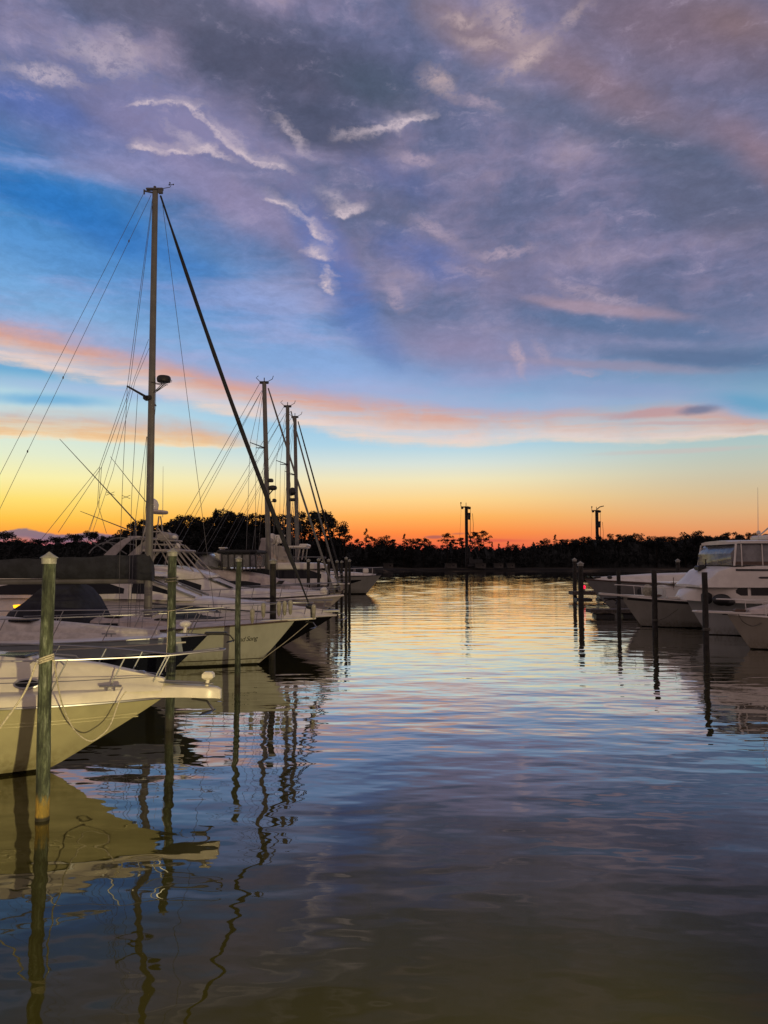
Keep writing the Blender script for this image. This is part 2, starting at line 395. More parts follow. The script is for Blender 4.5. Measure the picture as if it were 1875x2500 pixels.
M = {}
M['gel'] = mat('white_gelcoat', (.70, .66, .61), .32, var=.07, vscale=1.6)
M['gel2'] = mat('cream_gelcoat', (.66, .61, .50), .35, var=.08, vscale=2)
M['greygel'] = mat('grey_gelcoat', (.30, .33, .38), .25, var=.06)
M['deck'] = mat('nonskid_deck', (.60, .55, .50), .7, var=.12, vscale=5, bump=.002, bscale=90)
M['deckp'] = mat('worn_deck', (.56, .48, .44), .65, var=.14, vscale=3, bump=.002, bscale=80)
M['steel'] = mat('stainless_steel', (.36, .36, .37), .38, metal=1, var=.05)
M['jib'] = mat('furled_sail_cloth', (.17, .17, .165), .85, var=.15)
M['alu'] = mat('mast_aluminium', (.155, .148, .14), .5, metal=0, var=.12, vscale=2, streak=.3)
M['wire'] = mat('rigging_wire', (.10, .10, .11), .4, metal=.3, var=.05)
M['rope'] = mat('cream_rope', (.55, .50, .36), .9, var=.2, vscale=30, bump=.004, bscale=120)
M['drope'] = mat('dark_rope', (.12, .11, .09), .9, var=.2, vscale=30)
M['glass'] = mat('dark_window_glass', (.010, .011, .015), .08, spec=.22, var=0)
M['blueglass'] = mat('tinted_windshield', (.04, .055, .07), .05, var=.1, vscale=1)
M['dull'] = mat('weathered_white_tubing', (.36, .33, .31), .6, var=.1)
M['black'] = mat('black_canvas', (.022, .023, .027), .85, var=.2, vscale=4, bump=.01, bscale=5)
M['navy'] = mat('navy_canvas', (.016, .019, .032), .8, var=.25, vscale=3, bump=.03, bscale=3)
M['slate'] = mat('charcoal_sail_cover', (.026, .029, .036), .8, var=.25, vscale=3, bump=.03, bscale=4)
M['dark'] = mat('dark_trim', (.02, .02, .022), .5, var=.1)
M['rub'] = mat('brown_teak_trim', (.09, .05, .03), .5, var=.2, vscale=8)
M['fender'] = mat('old_vinyl_fender', (.42, .40, .30), .5, var=.2, vscale=8)
M['cap'] = mat('white_pile_cap', (.34, .335, .29), .5, var=.2, vscale=6)
M['wood'] = mat('weathered_dock_planks', (.10, .085, .07), .8, var=.3, vscale=9, bump=.01, bscale=30)
M['vinyl'] = mat('clear_vinyl_curtain', (.20, .20, .21), .12, var=.2, vscale=2, bump=.02, bscale=5)
M['leaf'] = mat('dark_pine_foliage', (.034, .038, .040), .9, var=.3, vscale=.5, spec=.1)
M['bark'] = mat('pine_bark', (.022, .018, .016), .9, var=.3, vscale=3, spec=.1)
M['rig'] = mat('dark_machine_steel', (.020, .020, .022), .7, var=.2, vscale=1)
M['shed'] = mat('dull_site_trailer_metal', (.06, .055, .05), .8, var=.3, vscale=.5)

def pilemat(yel=True, name='algae_green_piling'):
    m = bpy.data.materials.new(name); m.use_nodes = True; N = NT(m.node_tree)
    b = m.node_tree.nodes['Principled BSDF']; tc = N.n.new('ShaderNodeTexCoord').outputs['Object']
    n = N.noise(N.mapping(tc, scale=(9, 9, 2.6)), 1.0, 8, .72)
    g = N.noise(N.mapping(tc, scale=(38, 38, 2.5)), 1.0, 4, .6)
    col = N.ramp(n, [(.36, (.010, .015, .008)), (.45, (.030, .040, .022)), (.52, (.070, .088, .048)), (.59, (.13, .155, .11)), (.68, (.24, .26, .20))]).outputs[0]
    col = N.mix(N.rng(g, .45, .62, 0, .65), col, (.018, .022, .012, 1))
    z = N.sep(tc)[2]
    wet = N.rng(N.m('ADD', z, N.m('MULTIPLY', N.m('SUBTRACT', n, .5), .5)), .36, .22)
    col = N.mix(wet, col, N.mix(N.rng(n, .4, .6), (.36, .23, .03, 1) if yel else (.05, .045, .03, 1), (.17, .12, .02, 1) if yel else (.03, .028, .02, 1)))
    low = N.rng(z, .07, .03)
    col = N.mix(low, col, (.02, .017, .008, 1))
    N.put(b.inputs['Base Color'], col); b.inputs['Roughness'].default_value = .75
    bn = N.n.new('ShaderNodeBump'); bn.inputs['Distance'].default_value = .035
    N.put(bn.inputs['Height'], N.m('ADD', N.m('MULTIPLY', n, .6), N.m('MULTIPLY', g, .4))); N.put(b.inputs['Normal'], bn.outputs[0])
    return m
M['pile'] = pilemat(); M['pileg'] = pilemat(False, 'mottled_dark_piling')
M['pileb'] = mat('dark_treated_piling', (.030, .027, .022), .8, var=.35, vscale=5, bump=.01, bscale=20, streak=.4)

def watermat():
    m = bpy.data.materials.new('marina_water'); m.use_nodes = True; N = NT(m.node_tree)
    b = m.node_tree.nodes['Principled BSDF']
    tc = N.n.new('ShaderNodeTexCoord').outputs['Object']
    X, Y, Z = N.sep(tc)[:3]
    wb = N.noise(tc, .05, 3, .5)
    # long low swell, wind ripples, fine chop: heights in metres
    h1 = N.noise(N.mapping(tc, rot=(0, 0, R(8)), scale=(.35, .85, 1)), 1.0, 2, .45)
    h2 = N.noise(N.mapping(tc, rot=(0, 0, R(-6)), scale=(.42, 1.5, 1)), 1.0, 3, .5)
    h3 = N.noise(N.mapping(tc, rot=(0, 0, R(4)), scale=(1.2, 4.6, 1)), 1.0, 2, .5)
    far = N.m('MULTIPLY', N.rng(Y, 12, 60, .07, 1), N.rng(Y, 60, 150, 1, .25))
    mid = N.m('MULTIPLY', N.rng(Y, 8, 48, .32, .75), N.rng(Y, 50, 120, 1, .2))
    patch = N.rng(wb, .35, .65, .6, 1.25)
    h1b = N.noise(N.mapping(tc, rot=(0, 0, R(25)), scale=(1.0, 1.7, 1)), 1.0, 2, .4)
    h = N.m('ADD', N.m('MULTIPLY', h1, .030), N.m('MULTIPLY', h1b, .011))
    h = N.m('ADD', h, N.m('MULTIPLY', N.m('MULTIPLY', h2, .013), N.m('MULTIPLY', mid, patch)))
    h = N.m('ADD', h, N.m('MULTIPLY', N.m('MULTIPLY', h3, .007), N.m('MULTIPLY', far, patch)))
    bn = N.n.new('ShaderNodeBump'); bn.inputs['Distance'].default_value = 1.0; bn.inputs['Strength'].default_value = 1.0
    N.put(bn.inputs['Height'], h); N.put(b.inputs['Normal'], bn.outputs[0])
    nt = m.node_tree; out = [n for n in N.n if n.type == 'OUTPUT_MATERIAL'][0]; N.n.remove(b)
    fr = N.n.new('ShaderNodeFresnel'); fr.inputs['IOR'].default_value = 1.333; N.put(fr.inputs['Normal'], bn.outputs[0])
    f = N.curve(fr.outputs[0], [(0, .004), (.03, .014), (.06, .042), (.12, .16), (.21, .40), (.33, .64), (.45, .81), (.7, .96), (1, 1)])
    df = N.n.new('ShaderNodeBsdfDiffuse'); df.inputs[0].default_value = (.040, .038, .008, 1)
    gl = N.n.new('ShaderNodeBsdfAnisotropic'); gl.inputs['Color'].default_value = (1, 1, 1, 1); gl.inputs['Roughness'].default_value = .02; N.put(gl.inputs['Normal'], bn.outputs[0])
    mx = N.n.new('ShaderNodeMixShader'); N.put(mx.inputs[0], f); N.l.new(df.outputs[0], mx.inputs[1]); N.l.new(gl.outputs[0], mx.inputs[2]); N.l.new(mx.outputs[0], out.inputs[0])
    return m
M['water'] = watermat()

# ------------------------------------------------------------------ setting: water, far land
import numpy as np
def build_water():
    """one sheet; rippled geometry over the open basin, flat beyond it"""
    ys = [-300.0, -60.0, -8.0]; y = 1.5
    while y < 300:
        ys.append(y); y += min(max(.0042 * y, .09), .34)
    ys += [310, 340, 600, 1500, 4000]; ys = np.array(ys); nb = 430
    uu = np.linspace(-1, 1, nb); half = np.clip(ys, 5, 300) * .56 + 5
    X = uu[None, :] * half[:, None]
    X = np.concatenate([np.full((len(ys), 1), -2500.), X, np.full((len(ys), 1), 2500.)], 1)
    Yg = np.repeat(ys[:, None], X.shape[1], 1)
    rng = np.random.RandomState(3); Zw = np.zeros_like(X)
    def sm(v, a, b): t = np.clip((v - a) / (b - a), 0, 1); return t * t * (3 - 2 * t)
    for k in range(34):
        wl = 1.25 * (3.4 / 1.25) ** rng.rand(); th = rng.normal(pi / 2, .30); ph = rng.rand() * 6.28
        kx, ky = 2 * pi / wl * cos(th), 2 * pi / wl * sin(th)
        slope = .0056 if wl < 2 else .0048
        Zw += slope * wl / (2 * pi) * np.sin(kx * X + ky * Yg + ph)
    # gusts: patches of stronger and weaker ripple
    g = .75 + .35 * np.sin(X * .11 + Yg * .05 + 1) * np.sin(Yg * .13 + .8) + .25 * np.sin(X * .31 - Yg * .21)
    amp = (.05 + .95 * sm(Yg, 20, 78)) * (1 - .22 * sm(Yg, 70, 170)) * g * (1 - sm(Yg, 292, 299)) * sm(Yg, 1, 4)
    edge = np.ones(X.shape[1]); edge[:2] = 0; edge[-2:] = 0
    Zw *= amp * edge[None, :]
    ny, nx = X.shape
    co = np.stack([X, Yg, Zw], -1).reshape(-1, 3)
    idx = np.arange(nx * ny).reshape(ny, nx)
    q = np.stack([idx[:-1, :-1], idx[:-1, 1:], idx[1:, 1:], idx[1:, :-1]], -1).reshape(-1, 4)
    me = bpy.data.meshes.new('water'); me.vertices.add(len(co)); me.vertices.foreach_set('co', co.ravel())
    me.loops.add(q.size); me.loops.foreach_set('vertex_index', q.ravel().astype(np.int32))
    me.polygons.add(len(q)); me.polygons.foreach_set('loop_start', np.arange(0, q.size, 4, dtype=np.int32))
    me.polygons.foreach_set('use_smooth', np.ones(len(q), dtype=bool))
    me.update(calc_edges=True); me.validate(); me.materials.append(M['water'])
    o = bpy.data.objects.new('water', me); COL.objects.link(o); struct(o)
build_water()

random.seed(7)
def shore_y(x):
    t = min(max((x + 40) / 60, 0), 1); t = t * t * (3 - 2 * t)
    return 226 + 62 * t + 2.0 * sin(x * .05) + 1.2 * sin(x * .17 + 1)
def landmat():
    m = bpy.data.materials.new('dark_shore_ground'); m.use_nodes = True; N = NT(m.node_tree)
    b = m.node_tree.nodes['Principled BSDF']; tc = N.n.new('ShaderNodeTexCoord').outputs['Object']
    n = N.noise(N.mapping(tc, scale=(.05, .3, 1)), 1.0, 6, .6)
    N.put(b.inputs['Base Color'], N.ramp(n, [(.42, (.014, .013, .012)), (.56, (.032, .028, .023)), (.70, (.12, .095, .07))]).outputs[0])
    b.inputs['Roughness'].default_value = .95; b.inputs['Specular IOR Level'].default_value = .1
    return m
xs = [-2500, -1200, -600] + [i * 6 for i in range(-60, 61)] + [600, 1200, 2500]
prof = [(-6, -1.0), (0, .02), (1.5, .75), (8, 1.1), (20, 1.35), (60, 2.2), (400, 4), (3600, 6)]
rows = []
for dy, z in prof:
    rows.append([(x, shore_y(max(min(x, 360), -360)) + dy, z + (random.uniform(-.12, .12) if 0 < dy < 30 else 0)) for x in xs])
lm = MB(); lm.loft(rows, closed=False, caps=False)
struct(lm.build('ground', landmat(), smooth=True, angle=80))

# trees -------------------------------------------------------------
def leafblob(mb, c, r, n, size, rnd):
    for _ in range(n):
        while True:
            p = Vector((rnd.uniform(-1, 1), rnd.uniform(-1, 1), rnd.uniform(-1, 1)))
            if p.length < 1: break
        p = Vector((c[0] + p.x * r[0], c[1] + p.y * r[1], c[2] + p.z * r[2]))
        a = Vector((rnd.gauss(0, 1), rnd.gauss(0, 1), rnd.gauss(0, .7))).normalized()
        b = a.cross(Vector((rnd.gauss(0, 1), rnd.gauss(0, 1), rnd.gauss(0, 1)))).normalized()
        s = size * rnd.uniform(.5, 1.3)
        mb.add([p - a * s, p + b * s * .5, p + a * s, p - b * s * .5], [(0, 1, 2, 3)])
def tree_proto(kind, seed):
    """unit-ish tree 14 m tall -> (trunk mesh builder, crown mesh builder)"""
    rnd = random.Random(seed); H = 14.0; tr = MB(); cr = MB()
    lean = rnd.uniform(-.5, .5)
    ax = lambda z: (lean * (z / H) ** 2 * 1.5, 0, z)
    top = H * (.93 if kind == 'pine' else .8)
    tr.tube([ax(z) for z in (-.5, 3, 6, 9, top)], [.26, .22, .18, .13, .05], 6)
    if kind == 'pine':      # bare stem, open layered crown of flat needle clumps
        nb = 17; z0 = H * rnd.uniform(.42, .55)
        for i in range(nb):
            t = i / (nb - 1); z = z0 + (H - z0 - .6) * t
            L = (1 - t) ** .6 * 3.1 * rnd.uniform(.45, 1.15) + .5; q = rnd.uniform(0, 2 * pi)
            b = ax(z); e = (b[0] + L * cos(q), L * sin(q), z + L * rnd.uniform(.12, .4))
            tr.tube([b, e], [.06, .025], 4)
            leafblob(cr, e, (rnd.uniform(.8, 1.35), rnd.uniform(.8, 1.3), rnd.uniform(.4, .62)), 58, .26, rnd)
            if rnd.random() < .6:
                mid = (b[0] + .55 * L * cos(q), .55 * L * sin(q), z + .4)
                leafblob(cr, mid, (.7, .7, .4), 26, .24, rnd)
        leafblob(cr, (ax(H)[0], 0, H - .7), (.9, .9, .6), 70, .26, rnd)
    elif kind == 'umbrella':
        nb = 14
        for i in range(nb):
            q = rnd.uniform(0, 2 * pi); L = rnd.uniform(.8, 3.6); z = H * rnd.uniform(.6, .8)
            b = ax(z); e = (b[0] + L * cos(q), L * sin(q), H - 1.0 - L * L * .16 + rnd.uniform(-1.3, .2))
            tr.tube([b, ((b[0] + e[0]) / 2, e[1] / 2, (b[2] + e[2]) / 2 - .3), e], [.08, .05, .02], 4)
            leafblob(cr, e, (rnd.uniform(.9, 1.4), rnd.uniform(.9, 1.4), rnd.uniform(.7, 1.05)), 95, .27, rnd)
    elif kind == 'spire':   # young conical pine
        for i in range(20):
            t = i / 19; z = H * (.22 + .76 * t); L = (1 - t) * 2.3 * rnd.uniform(.6, 1.1) + .15; q = rnd.uniform(0, 6.28)
            b = ax(z); e = (b[0] + L * cos(q), L * sin(q), z + .1)
            tr.tube([b, e], [.05, .02], 4)
            leafblob(cr, e, (.45 + .6 * (1 - t), .45 + .6 * (1 - t), .5), 42, .24, rnd)
    else:                   # broad, dense
        for i in range(30):
            q = rnd.uniform(0, 6.28); t = rnd.random(); z = H * (.28 + .64 * t); L = 3.4 * sqrt(max(.05, 1 - ((t - .42) / .62) ** 2)) * rnd.uniform(.35, 1)
            b = ax(z * .75); e = (b[0] + L * cos(q), L * sin(q), z)
            tr.tube([b, e], [.07, .03], 4)
            leafblob(cr, e, (rnd.uniform(.9, 1.5), rnd.uniform(.9, 1.5), rnd.uniform(.6, 1)), 70, .28, rnd)
    return tr, cr
protos = {}
for kind, seeds in (('pine', (1, 2, 3)), ('umbrella', (4, 5)), ('spire', (6, 7)), ('broad', (8, 9, 10))):
    protos[kind] = [tuple(b for b in tree_proto(kind, s)) for s in seeds]
pmesh = {}; ORD = {}
NUM = 'first second third fourth fifth sixth seventh eighth ninth tenth eleventh twelfth thirteenth fourteenth fifteenth sixteenth seventeenth eighteenth nineteenth twentieth'.split()
def plant(kind, px, ytop, Y, label, group, rnd, wid=1.0):
    i = rnd.randrange(len(protos[kind])); key = (kind, i)
    seg = label; ORD[seg] = ORD.get(seg, 0) + 1
    kd = {'pine': 'open pine', 'umbrella': 'flat topped pine', 'spire': 'pointed conifer', 'broad': 'rounded tree'}[kind]
    label = '%s, %s from the left %s' % (kd, NUM[ORD[seg] - 1], seg)
    x = (px - CX) / F * Y; ground = 1.3; top = P(px, ytop, Y).z
    s = (top - ground) / 14.0
    name = {'pine': 'pine_tree', 'umbrella': 'pine_tree', 'spire': 'conifer_tree', 'broad': 'broadleaf_tree'}[kind]
    t = thing(name, label, 'tree', (x, Y, ground), rnd.uniform(0, 6.28), group); t.scale = (s * wid, s * wid, s)
    if key not in pmesh:
        a = protos[kind][i][0].build('trunk', M['bark'], t); b = protos[kind][i][1].build('crown', M['leaf'], t); pmesh[key] = (a, b)
    else:
        for o in pmesh[key]:
            c = o.copy(); COL.objects.link(c); c.parent = t
    return t
rt = random.Random(11)
GL = 'tall trees on the left bank'; GF = 'trees along the far shore'; GW = 'low trees at the left edge of the far shore'
# left, low line
for px, yt, k in [(-70, 1296, 'pine'), (-30, 1300, 'broad'), (8, 1290, 'umbrella'), (30, 1316, 'broad'), (54, 1308, 'broad'), (84, 1310, 'umbrella'), (108, 1326, 'broad'), (128, 1304, 'umbrella'), (150, 1324, 'broad'),
                  (172, 1297, 'umbrella'), (192, 1314, 'broad'), (214, 1290, 'umbrella'), (238, 1310, 'broad'), (262, 1304, 'umbrella'), (285, 1296, 'umbrella')]:
    plant(k, px, yt, 248 + rt.uniform(-6, 10), 'in the low line above the boom', GW, rt, 1.15)
for px, yt, k in [(306, 1290, 'broad'), (322, 1272, 'broad'), (340, 1262, 'umbrella'), (356, 1270, 'pine'), (380, 1280, 'pine'), (398, 1276, 'broad'), (414, 1274, 'pine'), (434, 1262, 'broad'), (452, 1249, 'umbrella'), (470, 1254, 'broad'), (492, 1256, 'broad'),
                  (514, 1262, 'broad'), (530, 1250, 'pine'), (548, 1236, 'umbrella'), (566, 1244, 'broad'), (586, 1254, 'pine'), (604, 1250, 'broad'), (624, 1248, 'broad'), (642, 1256, 'pine'), (664, 1252, 'broad'),
                  (684, 1250, 'broad'), (706, 1256, 'pine'), (722, 1262, 'pine'), (744, 1244, 'broad'), (764, 1248, 'pine'), (782, 1236, 'umbrella'), (796, 1254, 'pine'), (814, 1268, 'pine'), (828, 1266, 'broad'), (842, 1290, 'pine')]:
    plant(k, px, yt, 238 + rt.uniform(-5, 12), 'of the tall stand ' + ('left of the second mast' if px < 645 else 'right of the second mast'), GL, rt, 1.0)
for px, yt, k in [(862, 1322, 'broad'), (876, 1318, 'pine'), (893, 1294, 'spire'), (908, 1312, 'pine'), (922, 1308, 'broad'), (942, 1306, 'broad'), (962, 1318, 'pine'), (986, 1306, 'spire'), (1004, 1314, 'broad'), (1022, 1316, 'pine'),
                  (1034, 1316, 'pine'), (1050, 1320, 'broad'), (1078, 1330, 'broad'), (1092, 1304, 'pine'), (1106, 1318, 'pine'), (1128, 1314, 'pine'), (1160, 1300, 'pine'), (1182, 1298, 'pine'), (1200, 1326, 'spire'),
                  (1218, 1330, 'spire'), (1238, 1324, 'spire'), (1256, 1328, 'broad'), (1276, 1330, 'spire'), (1300, 1326, 'spire'), (1318, 1322, 'pine'), (1336, 1312, 'broad'), (1354, 1308, 'spire'), (1370, 1318, 'pine'), (1388, 1314, 'umbrella'),
                  (1408, 1316, 'broad'), (1424, 1308, 'umbrella'), (1446, 1310, 'broad'), (1464, 1312, 'pine'), (1484, 1302, 'broad'), (1506, 1306, 'pine'), (1526, 1302, 'umbrella'), (1554, 1300, 'broad'), (1580, 1308, 'broad'),
                  (1602, 1306, 'umbrella'), (1628, 1308, 'broad'), (1652, 1308, 'umbrella'), (1672, 1297, 'broad'), (1694, 1296, 'broad'), (1714, 1294, 'broad'), (1736, 1308, 'broad'), (1758, 1306, 'broad'), (1782, 1296, 'umbrella'), (1804, 1304, 'broad'),
                  (1830, 1298, 'umbrella'), (1854, 1306, 'broad'), (1880, 1300, 'broad'), (1910, 1296, 'umbrella')]:
    yy = 300 + rt.uniform(4, 18)
    plant(k, px, yt - 2, yy, 'of the far trees ' + ('left of the first rig' if px < 1139 else 'between the rigs' if px < 1458 else 'right of the second rig'), GF, rt, 1.15 if k in ('broad', 'umbrella') else 1.0)
# undergrowth and the closed mass of the wood below the crowns
ug = MB(); ru = random.Random(5)
SK = [(-200, 1332), (0, 1336), (60, 1330), (110, 1342), (150, 1340), (200, 1330), (225, 1340), (290, 1326), (320, 1312), (350, 1300), (430, 1298), (470, 1290), (560, 1284), (620, 1292), (690, 1294), (715, 1322), (800, 1324), (830, 1326), (850, 1342), (930, 1336), (980, 1338),
      (1060, 1346), (1130, 1342), (1210, 1346), (1290, 1342), (1340, 1336), (1400, 1334), (1480, 1326), (1560, 1326), (1640, 1330), (1700, 1318), (1800, 1326), (2060, 1324)]
def sk(px):
    for (a, u_), (b, v_) in zip(SK, SK[1:]):
        if a <= px <= b: return u_ + (v_ - u_) * (px - a) / (b - a)
    return 1330
for (xa, xb, Yc) in ((-200, 856, 250), (846, 2060, 316)):
    rings = []; n = int((xb - xa) / 3)
    for i in range(n + 1):
        px = xa + (xb - xa) * i / n; x = (px - CX) / F * Yc
        hz = (1372 - sk(px)) / F * Yc + CH
        hz += 1.1 * (sin(px * .31) * .5 + sin(px * .83 + 1) * .4 + ru.uniform(-.9, .9))
        e = 1 if 0 < i < n else .1
        j = lambda a_: ru.uniform(-a_, a_)
        rings.append([(x, Yc - 9, .5), (x + j(.5), Yc - 8.5 + j(.6), .5 + (hz * .5) * e), (x + j(.5), Yc - 6 + j(1), .5 + (hz * .84) * e), (x, Yc - 2 + j(1), .5 + hz * e),
                      (x, Yc + 3 + j(1), .5 + hz * .96 * e), (x, Yc + 9, .5 + hz * .6 * e), (x, Yc + 10, .5)])
    ug.loft(rings, closed=True)
    for i in range(int((xb - xa) * 1.6)):
        px = ru.uniform(xa, xb); x = (px - CX) / F * Yc; hz = (1372 - sk(px)) / F * Yc + CH
        t = ru.random(); z = hz * (.25 + .85 * t)
        leafblob(ug, (x, Yc - 9 + 6 * t * t + ru.uniform(-1, 1), z), (1.5, 1.3, .9), 20, .42, ru)
struct(ug.build('undergrowth', M['leaf']), 'stuff')

# ------------------------------------------------------------------ boats
def lerp(a, b, t): return a + (b - a) * t
class Boat:
    """local frame: bow end of the plan at x=0, stern at -L, z=0 is the water; face = which local side (+1/-1) looks at the viewer"""
    def __init__(s, name, label, cat, tip, Y, dirn, L, B, zb, zs, rake, bx=0, yaw=0, zk=-.45, group=None, sm=.45, fine=1.0, endz=None):
        o = P(tip[0], tip[1], Y)
        s.d = dirn; s.face = -1 if dirn > 0 else 1
        s.rz = (0 if dirn > 0 else pi) + R(yaw)
        s.org = Vector((o.x, o.y, 0)); s.root = thing(name, label, cat, s.org, s.rz, group)
        s.L, s.B, s.zb, s.zs, s.rake, s.bx, s.zk, s.sm, s.fine = L, B, zb, zs, rake, bx, zk, sm, fine
    def loc(s, px, py, Y):
        v = P(px, py, Y) - s.org; c, q = cos(-s.rz), sin(-s.rz)
        return Vector((v.x * c - v.y * q, v.x * q + v.y * c, v.z))
    def stemx(s, z):
        t = min(max(z / s.zb, -.4), 1.0)
        return -s.bx - s.rake * (1 - t if t >= 0 else 1 - t * 2.2) ** 1.06
    def sheer(s, x):
        t = min(max((x + s.L) / (s.L - s.bx), 0), 1)
        return s.zs + (s.zb - s.zs) * t ** 1.7
    def width(s, x, z):
        """half beam of the hull at x and height z"""
        zsh = s.sheer(x); v = min(max((z - s.zk) / (zsh - s.zk), 0), 1)
        xe = s.stemx(lerp(s.zk, s.zb, v)); t = (x + s.L) / (xe + s.L)
        if t >= 1: return 0.0
        A = .30 + .70 * min(1, v / .42) ** .55 * (.9 + .1 * v) if v < .42 else lerp(.93, 1.0, (v - .42) / .58)
        pp = lerp(1.45, 2.5, v) * s.fine
        u = max(0, (t - s.sm) / (1 - s.sm))
        aft = 1 - .10 * max(0, (s.sm - t) / s.sm) ** 2
        return s.B / 2 * A * aft * (1 - u ** pp)
    def hull(s, m, deckm, railm=None, rr=.035, nst=36, nrow=12, camber=.06, boot=None, sink=.03):
        rows = []
        # bow-dense stations
        ts = [1 - (1 - i / nst) ** 1.5 for i in range(nst + 1)]
        ringsP = []
        for j in range(nrow + 1):
            v = j / nrow; row = []
            for t in ts:
                # height at which this row meets this station
                x = -s.L + t * (s.L - s.bx)
                z = lerp(s.zk, s.sheer(x), v)
                xe = s.stemx(z if t < 1 else lerp(s.zk, s.zb, v))
                x2 = -s.L + t * (s.L + s.stemx(lerp(s.zk, s.zb, v)))
                z2 = lerp(s.zk, s.sheer(x2), v)
                A = (.30 + .70 * min(1, v / .42) ** .55 * (.9 + .1 * v)) if v < .42 else lerp(.93, 1.0, (v - .42) / .58)
                pp = lerp(1.45, 2.5, v) * s.fine; u = max(0, (t - s.sm) / (1 - s.sm))
                aft = 1 - .10 * max(0, (s.sm - t) / s.sm) ** 2
                y = s.B / 2 * A * aft * (1 - u ** pp)
                row.append((x2, y, z2))
            rows.append(row)
        mb = MB()
        for sd in (1, -1):
            mb.loft([[(x, y * sd, z) for x, y, z in r] for r in rows], closed=False, caps=False)
        # transom
        tr = [(r[0][0], r[0][1], r[0][2]) for r in rows]
        vs = tr + [(x, -y, z) for x, y, z in tr][::-1]
        mb.add(vs, [tuple(range(len(vs)))])
        s.hull_o = mb.build('hull', m, s.root, smooth=True, angle=50)
        # deck
        top = rows[-1]; dk = MB(); rg = []
        for x, y, z in top:
            rg.append([(x, y * q, z - sink + camber * (1 - q * q) * min(1, y)) for q in (-.995, -.7, -.35, 0, .35, .7, .995)])
        dk.loft(rg, closed=False, caps=False); s.deck_o = dk.build('deck', deckm, s.root, smooth=True, angle=60)
        if railm:
            rb = MB()
            pth = [(x, y + .01, z - .02) for x, y, z in top] + [(x, -y - .01, z - .02) for x, y, z in top[::-1][1:]]
            rb.tube(pth, rr, 6); rb.build('rub_rail', railm, s.root, smooth=True)
        s.top = top
        return s
    def tubes(s, name, paths, r, m, n=6, parent=None, flat=1):
        mb = MB()
        for p in paths: mb.tube(p, r, n, flat=flat)
        return mb.build(name, m, parent or s.root, smooth=True)
    def belt(s, name, z0off, z1off, x0, x1, m, off=.012, n=26):
        """strip painted/moulded on the hull a given depth under the sheer, both sides"""
        mb = MB()
        for sd in (1, -1):
            r0, r1 = [], []
            for i in range(n + 1):
                x = lerp(x0, x1, i / n); zz = s.sheer(x)
                a, b = zz - z0off, zz - z1off
                r0.append((x, sd * (s.width(x, a) + off), a)); r1.append((x, sd * (s.width(x, b) + off), b))
            mb.loft([r0, r1], closed=False, caps=False)
        return mb.build(name, m, s.root, smooth=True)
    def hullpatch(s, name, pts, m, off=.014, side=None, n=24):
        """pts: (x, zlow, zhigh)"""
        side = s.face if side is None else side; mb = MB()
        xs = [lerp(pts[0][0], pts[-1][0], i / n) for i in range(n + 1)]; rings = [[], [], [], []]
        for x in xs:
            for (xa, la, ha), (xb, lb, hb) in zip(pts, pts[1:]):
                if min(xa, xb) - 1e-6 <= x <= max(xa, xb) + 1e-6:
                    t = (x - xa) / (xb - xa); lo, hi = lerp(la, lb, t), lerp(ha, hb, t); break
            for k in range(4):
                z = lerp(lo, hi, k / 3); rings[k].append((x, side * (s.width(x, z) + off), z))
        mb.loft(rings, closed=False, caps=False)
        return mb.build(name, m, s.root, smooth=True)
    def rail(s, h, x0, loopx, xs, lean=.1, inset=.1, r=.016, mid=True, m=None, name='bow_rail', hl=None):
        m = m or M['steel']; mb = MB()
        def top(x, sd):
            y = max(s.width(min(x, -s.bx - .15), s.sheer(x)) - inset, .12)
            return Vector((x + lean, sd * y, s.sheer(x) + h))
        xq = [lerp(x0, -s.bx - .3, i / 12) for i in range(13)]
        hl = h if hl is None else hl
        path = [top(x, 1) for x in xq] + [Vector((loopx - .12, .17, s.zb + hl)), Vector((loopx, .08, s.zb + hl)), Vector((loopx, -.08, s.zb + hl)), Vector((loopx - .12, -.17, s.zb + hl))] + [top(x, -1) for x in xq[::-1]]
        mb.tube(path, r, 6)
        if mid:
            mb.tube([Vector((p.x - lean * .4, p.y, p.z - h * .5)) for p in path[:13]], r * .45, 4)
            mb.tube([Vector((p.x - lean * .4, p.y, p.z - h * .5)) for p in path[17:]], r * .45, 4)
        for x in xs:
            for sd in (1, -1):
                a = top(x, sd); b = Vector((x, sd * max(s.width(min(x, -s.bx - .15), s.sheer(x)) - inset, .1), s.sheer(x) - .02))
                mb.tube([b, a], r * .85, 5)
        return mb.build(name, m, s.root, smooth=True)
    def trunk(s, name, st, m, r=.12, camber=.05, nose=True, parent=None, smooth=45):
        """st: list of (x, zb, zt, wb, wt)"""
        rings = []
        for x, zb, zt, wb, wt in st:
            rr = min(r, (zt - zb) * .45, wt * .5)
            half = [(wb, zb), (lerp(wb, wt, .5), lerp(zb, zt, .5)), (wt, zt - rr), (wt - rr * .3, zt - rr * .3), (wt - rr, zt), (wt * .5, zt + camber * .8), (0, zt + camber)]
            rings.append([(x, y, z) for y, z in half] + [(x, -y, z) for y, z in half[::-1][1:]])
        mb = MB(); mb.loft(rings, closed=True, caps=True)
        return mb.build(name, m, parent or s.root, smooth=True, angle=smooth)
